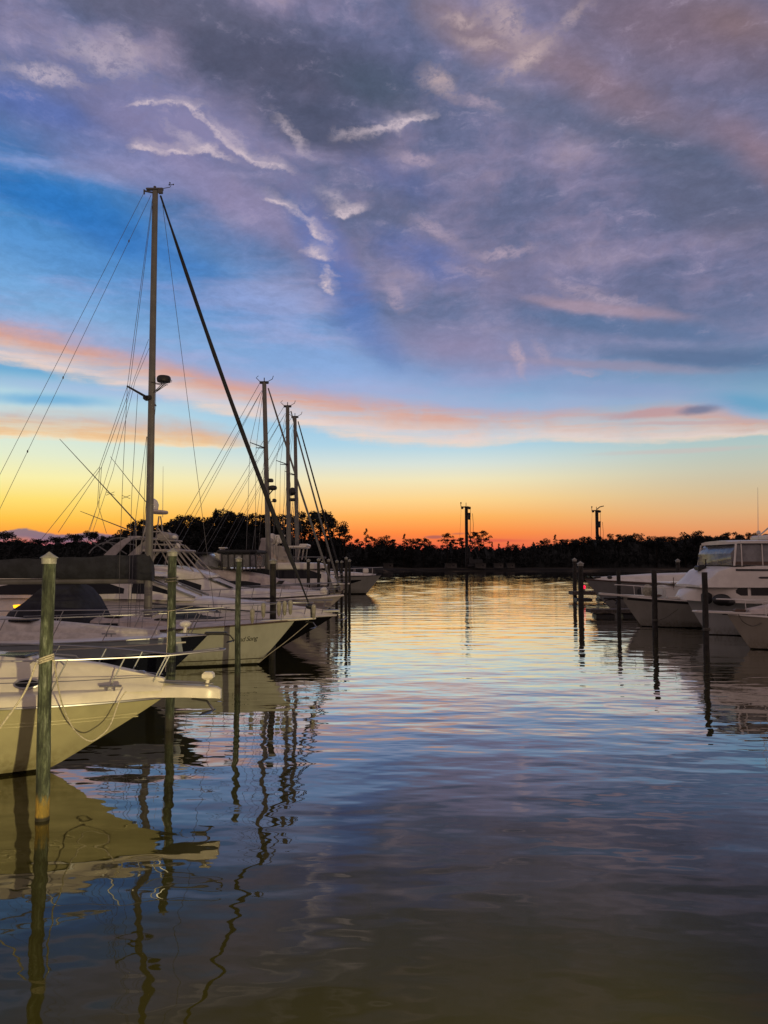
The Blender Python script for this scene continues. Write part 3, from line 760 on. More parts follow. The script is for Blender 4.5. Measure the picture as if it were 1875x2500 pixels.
    def panel(s, name, st, pts, m, side=None, off=.012, th=.03, n=20, parent=None):
        """window on a trunk side; pts (x, zlow, zhigh)"""
        side = s.face if side is None else side
        def y(x, z):
            for a, b in zip(st, st[1:]):
                if min(a[0], b[0]) - 1e-6 <= x <= max(a[0], b[0]) + 1e-6:
                    t = (x - a[0]) / (b[0] - a[0] + 1e-9); q = [lerp(u, v, t) for u, v in zip(a, b)]
                    k = (z - q[1]) / max(q[2] - q[1], .01); return lerp(q[3], q[4], min(max(k, 0), 1))
            return st[0][3]
        mb = MB(); o0, o1, i0, i1 = [], [], [], []
        for i in range(n + 1):
            x = lerp(pts[0][0], pts[-1][0], i / n)
            for (xa, la, ha), (xb, lb, hb) in zip(pts, pts[1:]):
                if min(xa, xb) - 1e-6 <= x <= max(xa, xb) + 1e-6:
                    t = (x - xa) / (xb - xa); lo, hi = lerp(la, lb, t), lerp(ha, hb, t); break
            for z, A, Bq in ((lo, o0, i0), (hi, o1, i1)):
                A.append((x, side * (y(x, z) + off), z)); Bq.append((x, side * (y(x, z) - th), z))
        mb.loft([i0, o0, o1, i1], closed=False, caps=False)
        return mb.build(name, m, parent or s.root, smooth=True, angle=30)
    def sheetq(s, name, quad, m, th=.02, parent=None):
        """flat pane through four corners, with thickness"""
        q = [Vector(p) for p in quad]; nn = (q[1] - q[0]).cross(q[3] - q[0]).normalized() * th
        mb = MB(); mb.add(q + [p - nn for p in q], [(0, 1, 2, 3), (7, 6, 5, 4), (0, 4, 5, 1), (1, 5, 6, 2), (2, 6, 7, 3), (3, 7, 4, 0)])
        return mb.build(name, m, parent or s.root)
    def part(s, name, mb, m, smooth=True, parent=None): return mb.build(name, m, parent or s.root, smooth=smooth)

def cleat(mb, c, s=1.0, d=(1, 0)):
    c = Vector(c); a = Vector((d[0], d[1], 0)) * .14 * s
    for k in (-.35, .35): mb.tube([c + a * k, c + a * k + Vector((0, 0, .06 * s))], .014 * s, 6)
    mb.tube([c - a + Vector((0, 0, .06 * s)), c + a + Vector((0, 0, .06 * s))], .016 * s, 6)
def anchor(mb, c, d=1, s=1.0):
    """plough anchor hanging on its roller, d = forward direction"""
    c = Vector(c)
    mb.tube([c, c + Vector((.28 * s * d, 0, -.04 * s)), c + Vector((.40 * s * d, 0, -.20 * s))], .022 * s, 5)
    t = c + Vector((.40 * s * d, 0, -.20 * s))
    for k in (-1, 1):
        mb.add([t + Vector((.06 * d * s, 0, .02)), t + Vector((-.02 * d * s, k * .16 * s, -.04 * s)), t + Vector((-.26 * d * s, k * .05 * s, -.10 * s)), t + Vector((-.20 * d * s, 0, -.04 * s))], [(0, 1, 2, 3)])

# ---- foreground cream cruiser (bow only is in the picture, but the boat is whole)
b1 = Boat('motor_boat', 'cream cabin cruiser bow lit yellow in the left foreground, behind the nearest green piling', 'motor boat', (541, 1683), 13.4, 1, 9.2, 3.1, 1.27, 1.36, 2.0, bx=.98, sm=.42, fine=1.1)
hm1 = hullmat('cream_hull', (.44, .41, .24), bands=[(-.5, .05, (.02, .018, .012))], rough=.25)
b1.hull(hm1, M['gel2'], M['steel'], rr=.022, camber=.03, sink=.0)
for off_ in (.30, .36):
    b1.tubes('spray_rail', [[(x, sd * (b1.width(x, b1.sheer(x) - off_) + .004), b1.sheer(x) - off_) for x in [lerp(-9.1, -1.45, i / 30) for i in range(31)]] for sd in (1, -1)][:1], .008, hm1)
    b1.tubes('spray_rail', [[(x, -(b1.width(x, b1.sheer(x) - off_) + .004), b1.sheer(x) - off_) for x in [lerp(-9.1, -1.45, i / 30) for i in range(31)]]], .008, hm1)
# raised bulwark band above the rub rail, running out into the pulpit
bw = MB(); rg = []
for i in range(31):
    x = lerp(-9.2, -1.02, 1 - (1 - i / 30) ** 1.6); yw = max(b1.width(x, b1.sheer(x)), .16); z = b1.sheer(x)
    hgt = .15 + .04 * max(0, 1 + (x + 1.02) / 3)
    rg.append([(x, yw + .02, z), (x, yw + .0, z + hgt * .5), (x, yw - .07, z + hgt * .9), (x, yw - .2, z + hgt), (x, 0, z + hgt + .03), (x, -yw + .2, z + hgt), (x, -yw + .07, z + hgt * .9), (x, -yw, z + hgt * .5), (x, -yw - .02, z)])
for x, yw, dz in [(-.6, .17, 0), (-.25, .165, -.01), (-.08, .12, -.02), (-.01, .05, -.04)]:
    z = b1.zb + dz; hgt = .19 + dz * .8
    rg.append([(x, yw, z), (x, yw, z + hgt * .5), (x, yw * .9, z + hgt * .9), (x, yw * .6, z + hgt), (x, 0, z + hgt), (x, -yw * .6, z + hgt), (x, -yw * .9, z + hgt * .9), (x, -yw, z + hgt * .5), (x, -yw, z)])
bw.loft(rg, closed=True); b1.part('bulwark', bw, M['gel2'])
st1 = [(-9.0, 1.4, 2.12, 1.25, 1.05), (-7.4, 1.42, 2.10, 1.22, .98), (-6.0, 1.42, 2.05, 1.14, .88), (-4.9, 1.42, 2.0, 1.06, .76), (-3.9, 1.42, 1.93, .97, .66), (-3.0, 1.40, 1.85, .84, .52), (-2.1, 1.40, 1.75, .62, .34), (-1.5, 1.40, 1.63, .42, .2), (-1.0, 1.39, 1.51, .2, .1)]
ck = b1.trunk('foredeck', st1, M['gel2'], r=.3, camber=.08, smooth=70)
ws = [(-9.0, 2.05, 2.8, 1.02, .80), (-8.2, 2.05, 2.76, 1.0, .76), (-7.3, 2.05, 2.14, .92, .8)]
wsh = b1.trunk('windshield', ws, M['blueglass'], r=.1)
def porthole(b, st, x, z, rx, rz_, par):
    mb = MB(); g = MB(); n = 22; pts = []
    def y(xx, zz):
        for a, c in zip(st, st[1:]):
            if a[0] <= xx <= c[0]:
                t = (xx - a[0]) / (c[0] - a[0]); q = [lerp(u, v, t) for u, v in zip(a, c)]; k = (zz - q[1]) / (q[2] - q[1]); return lerp(q[3], q[4], min(max(k, 0), 1)) 
        return 1
    for i in range(n + 1):
        t = 2 * pi * i / n; xx = x + rx * cos(t); zz = z + rz_ * sin(t); pts.append((xx, b.face * (y(xx, zz) + .02), zz))
    mb.tube(pts, .018, 6, cap=False); o = b.part('porthole', mb, M['steel'], parent=par)
    g.add([(p[0], p[1] - b.face * .012, p[2]) for p in pts[:-1]], [tuple(range(n))]); g.build('glass', M['glass'], b.root if not par else par)
porthole(b1, st1, -3.06, 1.59, .19, .066, ck)
porthole(b1, st1, -4.9, 1.66, .20, .068, ck)
b1.rail(.70, -8.6, .04, [-7.4, -6.1, -4.9, -3.7, -2.7, -1.9, -1.3], lean=.36, inset=.22, r=.0155, hl=.80)
mb = MB(); mb.tube([(-1.2, .07, 1.52), (-.2, .07, 1.48)], .012, 5); mb.tube([(-1.2, -.07, 1.52), (-.2, -.07, 1.48)], .012, 5); mb.tube([(-1.2, 0, 1.54), (-.15, 0, 1.48)], .02, 6)
mb.box((-1.45, 0, 1.66), (.22, .14, .09), bev=.03); b1.part('anchor_roller', mb, M['steel'])
mb = MB(); anchor(mb, (-.52, 0, 1.22), 1, .95); b1.part('anchor', mb, M['steel'], smooth=False)
mb = MB(); mb.tube([(-.26, 0, 1.44), (-.24, 0, 1.56)], .035, 8); mb.box((-.235, 0, 1.62), (.19, .17, .13), bev=.035); b1.part('searchlight', mb, M['gel2'])
mb = MB(); cleat(mb, (-1.72, -.62, 1.46), 1.3); b1.part('cleat', mb, M['steel']); mb = MB(); cleat(mb, (-1.72, .62, 1.46), 1.3); b1.part('cleat', mb, M['steel'])
mb = MB(); mb.box((-3.6, 0, 1.975), (.55, .5, .05), bev=.02); b1.part('deck_hatch', mb, M['blueglass'], parent=None)
for k in (-.34, .34): mb = MB(); mb.tube([(-3.2, k, 1.88), (-3.1, k, 1.95), (-2.7, k, 1.92), (-2.6, k, 1.83)], .014, 6); b1.part('grab_rail', mb, M['steel'])

# ---- second motor boat: pale deck, grey stripe, navy hull
b2 = Boat('motor_boat', 'motor boat with pale deck, grey stripe and navy hull just behind the foreground cruiser', 'motor boat', (532, 1581), 20.6, 1, 12.5, 3.9, 1.66, 1.5, 1.75, bx=.25, sm=.4)
hm2 = hullmat('navy_hull', (.012, .014, .024), rough=.12)
b2.hull(hm2, M['gel'], M['steel'], rr=.02, camber=.08)
b2.belt('grey_stripe', .04, .44, -12.3, -.9, mat('grey_hull_stripe', (.33, .37, .43), .2, var=.05))
b2.belt('pin_stripe', .16, .20, -12.3, -.8, M['gel'], off=.018)
st2 = [(-11.5, 1.5, 2.12, 1.5, 1.35), (-8.5, 1.55, 2.14, 1.4, 1.15), (-6, 1.58, 2.05, 1.2, .9), (-3.5, 1.6, 1.86, .8, .5), (-1.6, 1.64, 1.70, .35, .15)]
b2.trunk('foredeck', st2, M['deck'], r=.35, camber=.07, smooth=70)
ws = [(-12.3, 2.0, 2.85, 1.35, 1.1), (-10.9, 2.05, 2.75, 1.3, 1.0), (-9.7, 2.1, 2.18, 1.1, .9)]
b2.trunk('windshield', ws, M['blueglass'], r=.1)
b2.rail(.62, -10.5, -.1, [-9.4, -8, -6.6, -5.2, -3.9, -2.7, -1.6, -.8], lean=.3, inset=.12, r=.016, mid=False)
mb = MB(); mb.tube([(-.9, .0, 1.70), (-.88, 0, 1.86)], .05, 8); mb.ellipsoid((-.88, 0, 1.93), (.17, .14, .09)); b2.part('searchlight', mb, M['gel'])
mb = MB(); mb.box((-.05, 0, 1.68), (.6, .16, .08), bev=.02); anchor(mb, (.1, 0, 1.66), 1, .8); b2.part('anchor', mb, M['dark'], smooth=False)
mb = MB(); cleat(mb, (-2.6, -.95, 1.68), 1.3); b2.part('cleat', mb, M['steel']); mb = MB(); cleat(mb, (-6.6, -1.55, 1.64), 1.3); b2.part('cleat', mb, M['steel'])
mb = MB(); mb.box((-5.1, -.3, 2.06), (.6, .55, .05), bev=.02); mb.box((-7.2, .1, 2.19), (.6, .55, .05), bev=.02); b2.part('deck_hatch', mb, M['glass'])

# ---- the big white sailboat
b3 = Boat('sailboat', 'large white sailboat with the tallest mast, charcoal sail cover and a name on the bow', 'sailboat', (771, 1508), 27.0, 1, 14.2, 4.0, 1.56, 1.12, 1.35, bx=.72, sm=.42, fine=1.05)
hm3 = hullmat('white_sail_hull', (.52, .53, .42), bands=[(.20, .235, (.06, .05, .03)), (-.6, .06, (.02, .02, .015))], rough=.3)
b3.hull(hm3, M['deckp'], M['rub'], rr=.03, camber=.10)
mb = MB(); rg = []
for x, yw, z0, z1 in [(-2.4, .30, 1.44, 1.50), (-1.2, .20, 1.52, 1.58), (-.3, .16, 1.57, 1.63), (0, .10, 1.59, 1.64)]:
    rg.append([(x, yw, z0), (x, yw, z1), (x, -yw, z1), (x, -yw, z0)])
mb.loft(rg); b3.part('bowsprit', mb, M['gel2'], smooth=False)
st3 = [(-12.6, 1.1, 1.52, 1.25, 1.1), (-10.5, 1.15, 1.62, 1.3, 1.1), (-8.0, 1.2, 1.60, 1.2, .95), (-6.2, 1.22, 1.54, .95, .7), (-4.6, 1.28, 1.40, .55, .35)]
cr_ = b3.trunk('coachroof', st3, M['deckp'], r=.12, camber=.08)
b3.panel('port_light', st3, [(-10.6, 1.34, 1.52), (-8.6, 1.36, 1.54)], M['glass'], parent=cr_)
b3.panel('port_light', st3, [(-7.9, 1.36, 1.52), (-6.7, 1.38, 1.50)], M['glass'], parent=cr_)
mb = MB()
for x, y_, w_ in ((-9.2, -.45, .62), (-7.1, -.1, .55), (-5.4, 0, .5)): mb.box((x, y_, 1.69 if x < -6 else 1.57), (w_, .5, .05), bev=.015)
b3.part('deck_hatch', mb, M['glass'], parent=None)
# dodger and cockpit cover
dg = [b3.loc(px, py, 27) for px, py in [(42, 1512), (60, 1486), (96, 1461), (132, 1428), (196, 1428), (218, 1455), (243, 1502)]]
rg = []
for i, p in enumerate(dg):
    hh = max(p.z, 1.35); wdt = 1.45 - .12 * (i == 0) - .1 * (i == 6)
    zz = 1.08
    rg.append([(p.x, wdt, zz), (p.x, wdt * .97, lerp(zz, hh, .6)), (p.x, wdt * .8, lerp(zz, hh, .93)), (p.x, wdt * .4, hh), (p.x, 0, hh + .03), (p.x, -wdt * .4, hh), (p.x, -wdt * .8, lerp(zz, hh, .93)), (p.x, -wdt * .97, lerp(zz, hh, .6)), (p.x, -wdt, zz)])
mb = MB(); mb.loft(rg); b3.part('dodger', mb, M['navy'])
# mast
def ringe(c, rx, ry, n=12): return [(c[0] + rx * cos(2 * pi * j / n), c[1] + ry * sin(2 * pi * j / n), c[2]) for j in range(n)]
mt, mbot = b3.loc(379, 466, 27), b3.loc(361, 1506, 27)
mb = MB(); mb.loft([ringe(mbot.lerp(mt, t), lerp(.148, .105, t), lerp(.10, .075, t)) for t in (0, .25, .5, .75, 1)])
mast = b3.part('mast', mb, M['alu'])
mb = MB(); L3 = lambda px, py, Y=27: b3.loc(px, py, Y)
mb.box(L3(378, 462), (.62, .12, .10), bev=.03); mb.tube([L3(352, 466), L3(372, 470)], .035, 6); mb.tube([L3(352, 463), L3(352, 474)], .03, 6)
mb.tube([L3(378, 462), L3(378, 455)], .05, 8); mb.box(L3(392, 466), (.16, .10, .22), bev=.02)
b3.part('masthead', mb, M['wire'], parent=mast)
mb = MB(); mb.tube([L3(392, 461), L3(415, 457), L3(418, 451)], .012, 5)
for a in range(3):
    q = 2.1 * a + .4; c = L3(417, 450); e = c + Vector((.09 * cos(q), .09 * sin(q), .01)); mb.tube([c, e], .005, 4); mb.ellipsoid(e, (.03, .03, .03), 6, 4)
mb.tube([L3(412, 449), L3(424, 452)], .006, 4); b3.part('wind_sensor', mb, M['dark'], parent=mast)
# spreaders (near side raked toward us, far side hidden behind)
mb = MB(); r0 = L3(362, 972); tipn = L3(311, 943, 25.4)
mb.tube([r0, tipn], [.05, .032], 8); tipf = Vector((tipn.x, 2 * r0.y - tipn.y, tipn.z)); mb.tube([r0, tipf], [.05, .032], 8)
mb.box(r0, (.3, .28, .16), bev=.03); b3.part('spreader', mb, M['dark'], parent=mast)
# radar
c = L3(400, 925); mb = MB()
rg = [ringe((c.x, c.y, c.z + dz), rr, rr, 18) for dz, rr in ((-.13, .18), (-.11, .235), (-.02, .25), (.06, .24), (.10, .20), (.115, .08))]
mb.loft(rg); rad = b3.part('radar', mb, M['dark'], parent=mast)
mb = MB()
for yy in (-.1, .1):
    mb.tube([L3(370, 934) + Vector((0, yy, 0)), L3(390, 938) + Vector((0, yy, 0)), L3(408, 938) + Vector((0, yy, 0))], .014, 5)
    mb.tube([L3(372, 963) + Vector((0, yy * .5, 0)), L3(398, 938) + Vector((0, yy, 0))], .014, 5); mb.tube([L3(382, 955) + Vector((0, yy * .5, 0)), L3(404, 938) + Vector((0, yy, 0))], .012, 5)
    mb.tube([L3(416, 932) + Vector((0, yy, 0)), L3(418, 928) + Vector((0, yy, 0)), L3(408, 922) + Vector((0, yy, 0))], .01, 5)
b3.part('radar_bracket', mb, M['dark'], parent=mast)
# boom, cover
mb = MB(); bm0, bm1 = L3(352, 1418), L3(-30, 1421, 27); mb.loft([[(p.x, p.y + a * .09, p.z + b_ * .10) for a, b_ in ((1, 0), (.7, .7), (0, 1), (-.7, .7), (-1, 0), (-.7, -.7), (0, -1), (.7, -.7))] for p in (bm0, bm1)])
b3.part('boom', mb, M['alu'])
mb = MB(); rg = []
for i in range(21):
    t = i / 20; px = lerp(-30, 366, t); top = L3(px, 1366 - 14 * t ** 1.5 + (1.5 * sin(t * 23)), 27).z; bot = L3(px, lerp(1412, 1413, t) + (4 if t > .93 else 0), 27).z; x = L3(px, 1400).x
    wd = .20 + .03 * sin(t * 17)
    rg.append([(x, wd * .55, bot), (x, wd, lerp(bot, top, .3)), (x, wd * .85, lerp(bot, top, .7)), (x, .07, top), (x, -.07, top), (x, -wd * .85, lerp(bot, top, .7)), (x, -wd, lerp(bot, top, .3)), (x, -wd * .55, bot)])
x = L3(374, 1400).x; zt = L3(374, 1376).z; zb_ = L3(374, 1419).z
rg.append([(x, .1, zb_), (x, .2, lerp(zb_, zt, .3)), (x, .17, lerp(zb_, zt, .7)), (x, .05, zt), (x, -.05, zt), (x, -.17, lerp(zb_, zt, .7)), (x, -.2, lerp(zb_, zt, .3)), (x, -.1, zb_)])
mb.loft(rg); b3.part('sail_cover', mb, M['slate'])
# rigging in wires: straight runs between real fittings
W = []
W += [[L3(352, 470), L3(0, 1158), L3(-95, 1342)], [L3(369, 476), L3(-60, 1366)]]
W += [[L3(372, 485), tipn, L3(243, 1140, 25.4), L3(100, 1318, 25.4)], [L3(373, 490), L3(315, 955, 25.6), L3(248, 1140, 25.4), L3(142, 1300, 25.4)]]
W += [[L3(243, 1140, 25.4), L3(238, 1235, 25.4), L3(215, 1300, 25.4)], [L3(248, 1140, 25.4), L3(241, 1238, 25.4), L3(260, 1302, 25.4)]]
W += [[L3(363, 828), L3(322, 940, 26), L3(270, 1128, 25.4), L3(218, 1300, 25.3)], [L3(364, 850), L3(330, 930, 26), L3(276, 1150, 25.4), L3(226, 1300, 25.3)]]
W += [[tipn, L3(300, 1160, 25.4), L3(292, 1372, 25.4), L3(290, 1555, 25.4)], [L3(336, 962, 26.2), L3(322, 1200, 25.6), L3(311, 1558, 25.4)], [L3(358, 1066), L3(328, 1290, 26), L3(316, 1558, 25.4)]]
W += [[L3(374, 490), tipf, L3(330, 1500, 28.4)], [L3(359, 1066), L3(340, 1500, 28.2)]]
W += [[L3(397, 500), L3(493, 1250), L3(527, 1520)]]
mb = MB()
for p_ in W: mb.tube(p_, .0085, 4, cap=False)
ba, bb = L3(369, 476), L3(-60, 1366)
for t_ in (.13, .509, .71): mb.ellipsoid(ba.lerp(bb, t_), (.03, .03, .055), 6, 4)
b3.part('rigging', mb, M['wire'])
ft, fb = L3(392, 478), L3(758, 1484); n = 16; pth = []; rs = []
for i in range(n + 1):
    t = i / n; p = ft.lerp(fb, t); p.z -= .28 * sin(pi * t); p.x -= .05 * sin(pi * t); pth.append(p); rs.append([.035, .035, .055][min(i, 2)] if i < 3 else lerp(.06, .088, t) * (1 + .06 * sin(i * 2.3)) if i < n - 1 else .03)
mb = MB(); mb.tube(pth, rs, 9); b3.part('furled_genoa', mb, M['black'])
mb = MB(); c = L3(757, 1484); mb.ellipsoid((c.x, 0, c.z + .05), (.16, .16, .10)); mb.tube([(c.x + .03, 0, c.z + .1), (c.x + .05, 0, 1.6)], .03, 6); b3.part('furling_drum', mb, M['dark'])
b3.rail(.62, -9.5, -.10, [-8.4, -7, -5.6, -4.2, -3.0, -2.0, -1.2], lean=.06, inset=.08, r=.013, hl=.60, name='pulpit_rail')
mb = MB(); anchor(mb, (-.35, 0, 1.5), 1, .9); b3.part('anchor', mb, M['steel'], smooth=False)
# lettering on the bow
cu = bpy.data.curves.new('txt', 'FONT'); cu.body = 'Wind Song'; cu.size = .36; cu.shear = .45; cu.space_character = .88; cu.resolution_u = 3
to = bpy.data.objects.new('txt', cu); COL.objects.link(to); bpy.context.view_layer.update()
dg_ = bpy.context.evaluated_depsgraph_get(); tm = bpy.data.meshes.new_from_object(to.evaluated_get(dg_)); bpy.data.objects.remove(to)
o0 = L3(556, 1573, 25.6); wtxt = max(v.co.x for v in tm.vertices); targ = L3(625, 1570, 26.1).x - o0.x; k = targ / wtxt
for v in tm.vertices:
    x = o0.x + v.co.x * k; z = o0.z + v.co.y * k * 1.15 + .045 * (x - o0.x); v.co = (x, -(b3.width(x, z) + .012), z)
tm.materials.clear(); tm.materials.append(M['dark']); lo = bpy.data.objects.new('boat_name', tm); COL.objects.link(lo); lo.parent = b3.hull_o

# fenders lashed upright along the near lifeline, each its own thing
for i, (px, py, yy) in enumerate([(616, 1503, 25.9), (643, 1489, 26.1), (681, 1485, 26.3), (695, 1484, 26.35), (709, 1482, 26.4), (766, 1492, 26.7)]):
    p = P(px, py, yy); mb = MB(); mb.tube([p + Vector((0, 0, .24)), p + Vector((0, 0, .20)), p + Vector((0, 0, .14)), p, p + Vector((0, 0, -.2)), p + Vector((0, 0, -.27))], [.03, .075, .085, .075, .06, .02], 10)
    base = p - Vector((0, 0, .27)); mb.v = [(v[0] - base.x, v[1] - base.y, v[2] - base.z) for v in mb.v]
    o = mb.build('fender', M['fender'], smooth=True); o.location = base
    where = ['leftmost, near the name', 'second from the left', 'left one of a cluster of three', 'middle one of a cluster of three', 'right one of a cluster of three', 'hanging at the bow tip'][i]
    tag(o, 'pale fender on the white sailboat rail, ' + where, 'fender', 'fenders along the white sailboat rail')

# ---- sleek dark-hulled yacht behind the sailboat
b4 = Boat('motor_yacht', 'sleek dark hulled motor yacht with silver raked windshield right behind the white sailboat', 'motor yacht', (820, 1499), 32.5, 1, 16.5, 4.8, 1.36, 1.2, 2.3, bx=0, sm=.45)
b4.hull(hullmat('black_hull', (.010, .010, .014), rough=.12), M['gel'], M['gel'], rr=.05, camber=.1)
st4 = [(-16, 1.2, 2.2, 2.1, 1.9), (-12.5, 1.22, 2.25, 2.1, 1.85), (-9.5, 1.22, 2.16, 2.1, 1.75), (-6.0, 1.25, 2.08, 2.0, 1.45), (-3.4, 1.3, 1.84, 1.5, 1.0), (-1.4, 1.32, 1.6, .85, .5), (-.15, 1.34, 1.44, .12, .05)]
fd4 = b4.trunk('foredeck', st4, M['gel'], r=.35, camber=.10, smooth=70)
b4.hullpatch('hull_window', [(-9.5, .92, 1.0), (-8.6, .86, 1.22), (-6.8, .82, 1.26), (-4.9, .84, 1.16), (-4.5, .95, 1.02)], M['blueglass'])
b4.panel('side_window', st4, [(-8.1, 1.45, 1.50), (-7.3, 1.29, 1.76), (-5.6, 1.28, 1.80), (-4.75, 1.29, 1.66), (-4.4, 1.36, 1.46)], M['blueglass'], parent=fd4)
b4.panel('deck_stripe', st4, [(-7.6, 1.90, 1.97), (-2.6, 1.50, 1.54)], M['dark'], parent=fd4)
ca4 = [(-15.5, 2.1, 3.02, 1.85, 1.55), (-13, 2.15, 3.12, 1.85, 1.55), (-9.6, 2.12, 3.08, 1.8, 1.45), (-7.9, 2.1, 2.98, 1.7, 1.30), (-5.75, 2.0, 2.10, 1.4, 1.2)]
cab4 = b4.trunk('cabin', ca4, M['gel'], r=.2, camber=.08, smooth=50)
b4.panel('side_window', ca4, [(-13.6, 2.28, 2.60), (-12.2, 2.28, 2.86), (-9.8, 2.3, 2.92), (-8.5, 2.32, 2.52)], M['glass'], parent=cab4)
b4.panel('side_window', ca4, [(-8.2, 2.32, 2.86), (-7.5, 2.30, 2.68), (-6.7, 2.28, 2.40)], M['glass'], parent=cab4)
b4.sheetq('windshield', [(-7.86, -1.2, 3.02), (-5.85, -1.1, 2.17), (-5.85, 1.1, 2.17), (-7.86, 1.2, 3.02)], M['blueglass'], parent=cab4)
b4.tubes('windshield_frame', [[(-8.0, -1.32, 3.03), (-5.7, -1.22, 2.14)], [(-8.0, 1.32, 3.03), (-5.7, 1.22, 2.14)], [(-8.0, 0, 3.1), (-5.7, 0, 2.2)]], .045, M['steel'], parent=cab4)
mb = MB(); mb.loft([[(x, yw, z), (x, yw * .8, z + .10), (x, 0, z + .14), (x, -yw * .8, z + .10), (x, -yw, z)] for x, yw, z in [(-14.5, 1.6, 3.16), (-11, 1.62, 3.2), (-8.2, 1.5, 3.12), (-7.35, 1.2, 3.02), (-7.2, .8, 3.0)]])
b4.part('hardtop', mb, M['gel'], parent=cab4)
b4.rail(.62, -9.5, -.15, [-8.5, -7.2, -5.9, -4.6, -3.4, -2.3, -1.3, -.6], lean=.15, inset=.12, r=.016)
mb = MB(); mb.box((-.2, 0, 1.52), (.7, .3, .10), bev=.03); anchor(mb, (0, 0, 1.44), 1, 1.1); b4.part('anchor', mb, M['steel'], smooth=False)

# ---- express sportfisher with tuna tower
b5 = Boat('fishing_yacht', 'white sportfishing yacht with a tube tower and long outriggers behind the tallest mast', 'fishing yacht', (838, 1447), 38.0, 1, 19.0, 5.4, 1.95, 1.3, 2.4, bx=0, sm=.45)
b5.hull(hullmat('white_hull', (.50, .45, .42), bands=[(-.5, .1, (.02, .02, .02))]), M['deckp'], M['gel'], rr=.05, camber=.12)
L5 = lambda px, py, Y=38: b5.loc(px, py, Y)
def stn(b, pts, Y): # (px, py bottom, py top, wb, wt)
    return [(b.loc(px, pb, Y).x, b.loc(px, pb, Y).z, b.loc(px, pt, Y).z, wb, wt) for px, pb, pt, wb, wt in pts]
s5a = stn(b5, [(120, 1450, 1408, 2.2, 1.9), (300, 1450, 1408, 2.2, 1.9), (470, 1452, 1410, 2.1, 1.7), (516, 1453, 1411, 2.0, 1.55), (580, 1455, 1438, 1.7, 1.4), (690, 1456, 1444, 1.1, .8), (800, 1450, 1446, .4, .2)], 38)
h5 = b5.trunk('deckhouse', s5a, M['gel'], r=.3, camber=.1)
x0 = L5(300, 1440).x; x1 = L5(470, 1440).x; x2 = L5(512, 1440).x
b5.panel('side_window', s5a, [(x0, s5a[1][1] + .22, s5a[1][2] - .1), (x1, s5a[2][1] + .25, s5a[2][2] - .06), (x2, s5a[3][1] + .22, s5a[3][2] - .30)], M['glass'], parent=h5)
b5.sheetq('windshield', [(s5a[3][0] + .12, -1.35, s5a[3][2] + .02), (s5a[4][0] - .05, -1.3, s5a[4][2] + .10), (s5a[4][0] - .05, 1.3, s5a[4][2] + .10), (s5a[3][0] + .12, 1.35, s5a[3][2] + .02)], M['blueglass'], parent=h5)
s5b = stn(b5, [(130, 1416, 1384, 2.0, 2.15), (330, 1416, 1380, 2.0, 2.15), (430, 1415, 1383, 1.9, 2.0), (500, 1411, 1397, 1.5, 1.5), (528, 1409, 1405, .9, .8)], 38)
fb5 = b5.trunk('flybridge', s5b, M['gel'], r=.12, camber=.05)
# bridge furniture, hardtop and tower tubing
mb = MB()
def U5(px, py, y): v = L5(px, py); return Vector((v.x, y, v.z))
for yy in (-1.35, 1.35):
    for a, b_ in (((382, 1392), (398, 1345)), ((470, 1398), (410, 1310)), ((500, 1408), (398, 1292)), ((440, 1395), (392, 1318)), ((330, 1385), (380, 1345)), ((352, 1385), (376, 1258)), ((385, 1345), (380, 1258)), ((455, 1400), (425, 1345)), ((520, 1412), (440, 1330))):
        mb.tube([U5(a[0], a[1], yy), U5(b_[0], b_[1], yy * .62)], .035, 6)
for py, xa, xb in ((1318, 384, 418), (1345, 372, 462), (1330, 380, 436), (1300, 380, 402)):
    mb.tube([U5(xa, py, -.95), U5(xb, py, -.95)], .03, 6); mb.tube([U5(xa, py, .95), U5(xb, py, .95)], .03, 6); mb.tube([U5(xb, py, -.95), U5(xb, py, .95)], .03, 6)
b5.part('tower_frame', mb, M['dull'])
mb = MB(); c0 = U5(372, 1345, 0); c1 = U5(460, 1345, 0); mb.box(((c0.x + c1.x) / 2, 0, c0.z), (c1.x - c0.x, 3.1, .12), bev=.04); b5.part('hardtop', mb, M['dull'])
mb = MB(); c0 = U5(396, 1304, 0); c1 = U5(424, 1318, 0); mb.box(((c0.x + c1.x) / 2, 0, (c0.z + c1.z) / 2), (c1.x - c0.x, 1.7, .38), bev=.1); mb.box((c1.x - .1, 0, c0.z - .34), (.7, 1.5, .08), bev=.02); b5.part('tower_helm', mb, M['dull'])
mb = MB(); c = U5(424, 1312, -.6); mb.ellipsoid(c + Vector((.2, 0, .0)), (.14, .12, .1)); c = U5(441, 1336, -.6); mb.ellipsoid(c, (.14, .12, .2)); b5.part('searchlight', mb, M['gel'])
mb = MB(); c0 = U5(366, 1251, 0); c1 = U5(408, 1251, 0); mb.loft([ringe(((c0.x + c1.x) / 2, 0, c0.z + dz), (c1.x - c0.x) / 2 * k, .9 * k, 18) for dz, k in ((-.06, .9), (0, 1), (.08, .95), (.10, .5))]); b5.part('tower_top', mb, M['deckp'])
mb = MB(); c = U5(375, 1232, 0); mb.loft([ringe((c.x, 0, c.z + dz), k, k, 14) for dz, k in ((-.3, .22), (.0, .26), (.2, .18), (.3, .05))]); b5.part('satellite_dome', mb, M['gel'])
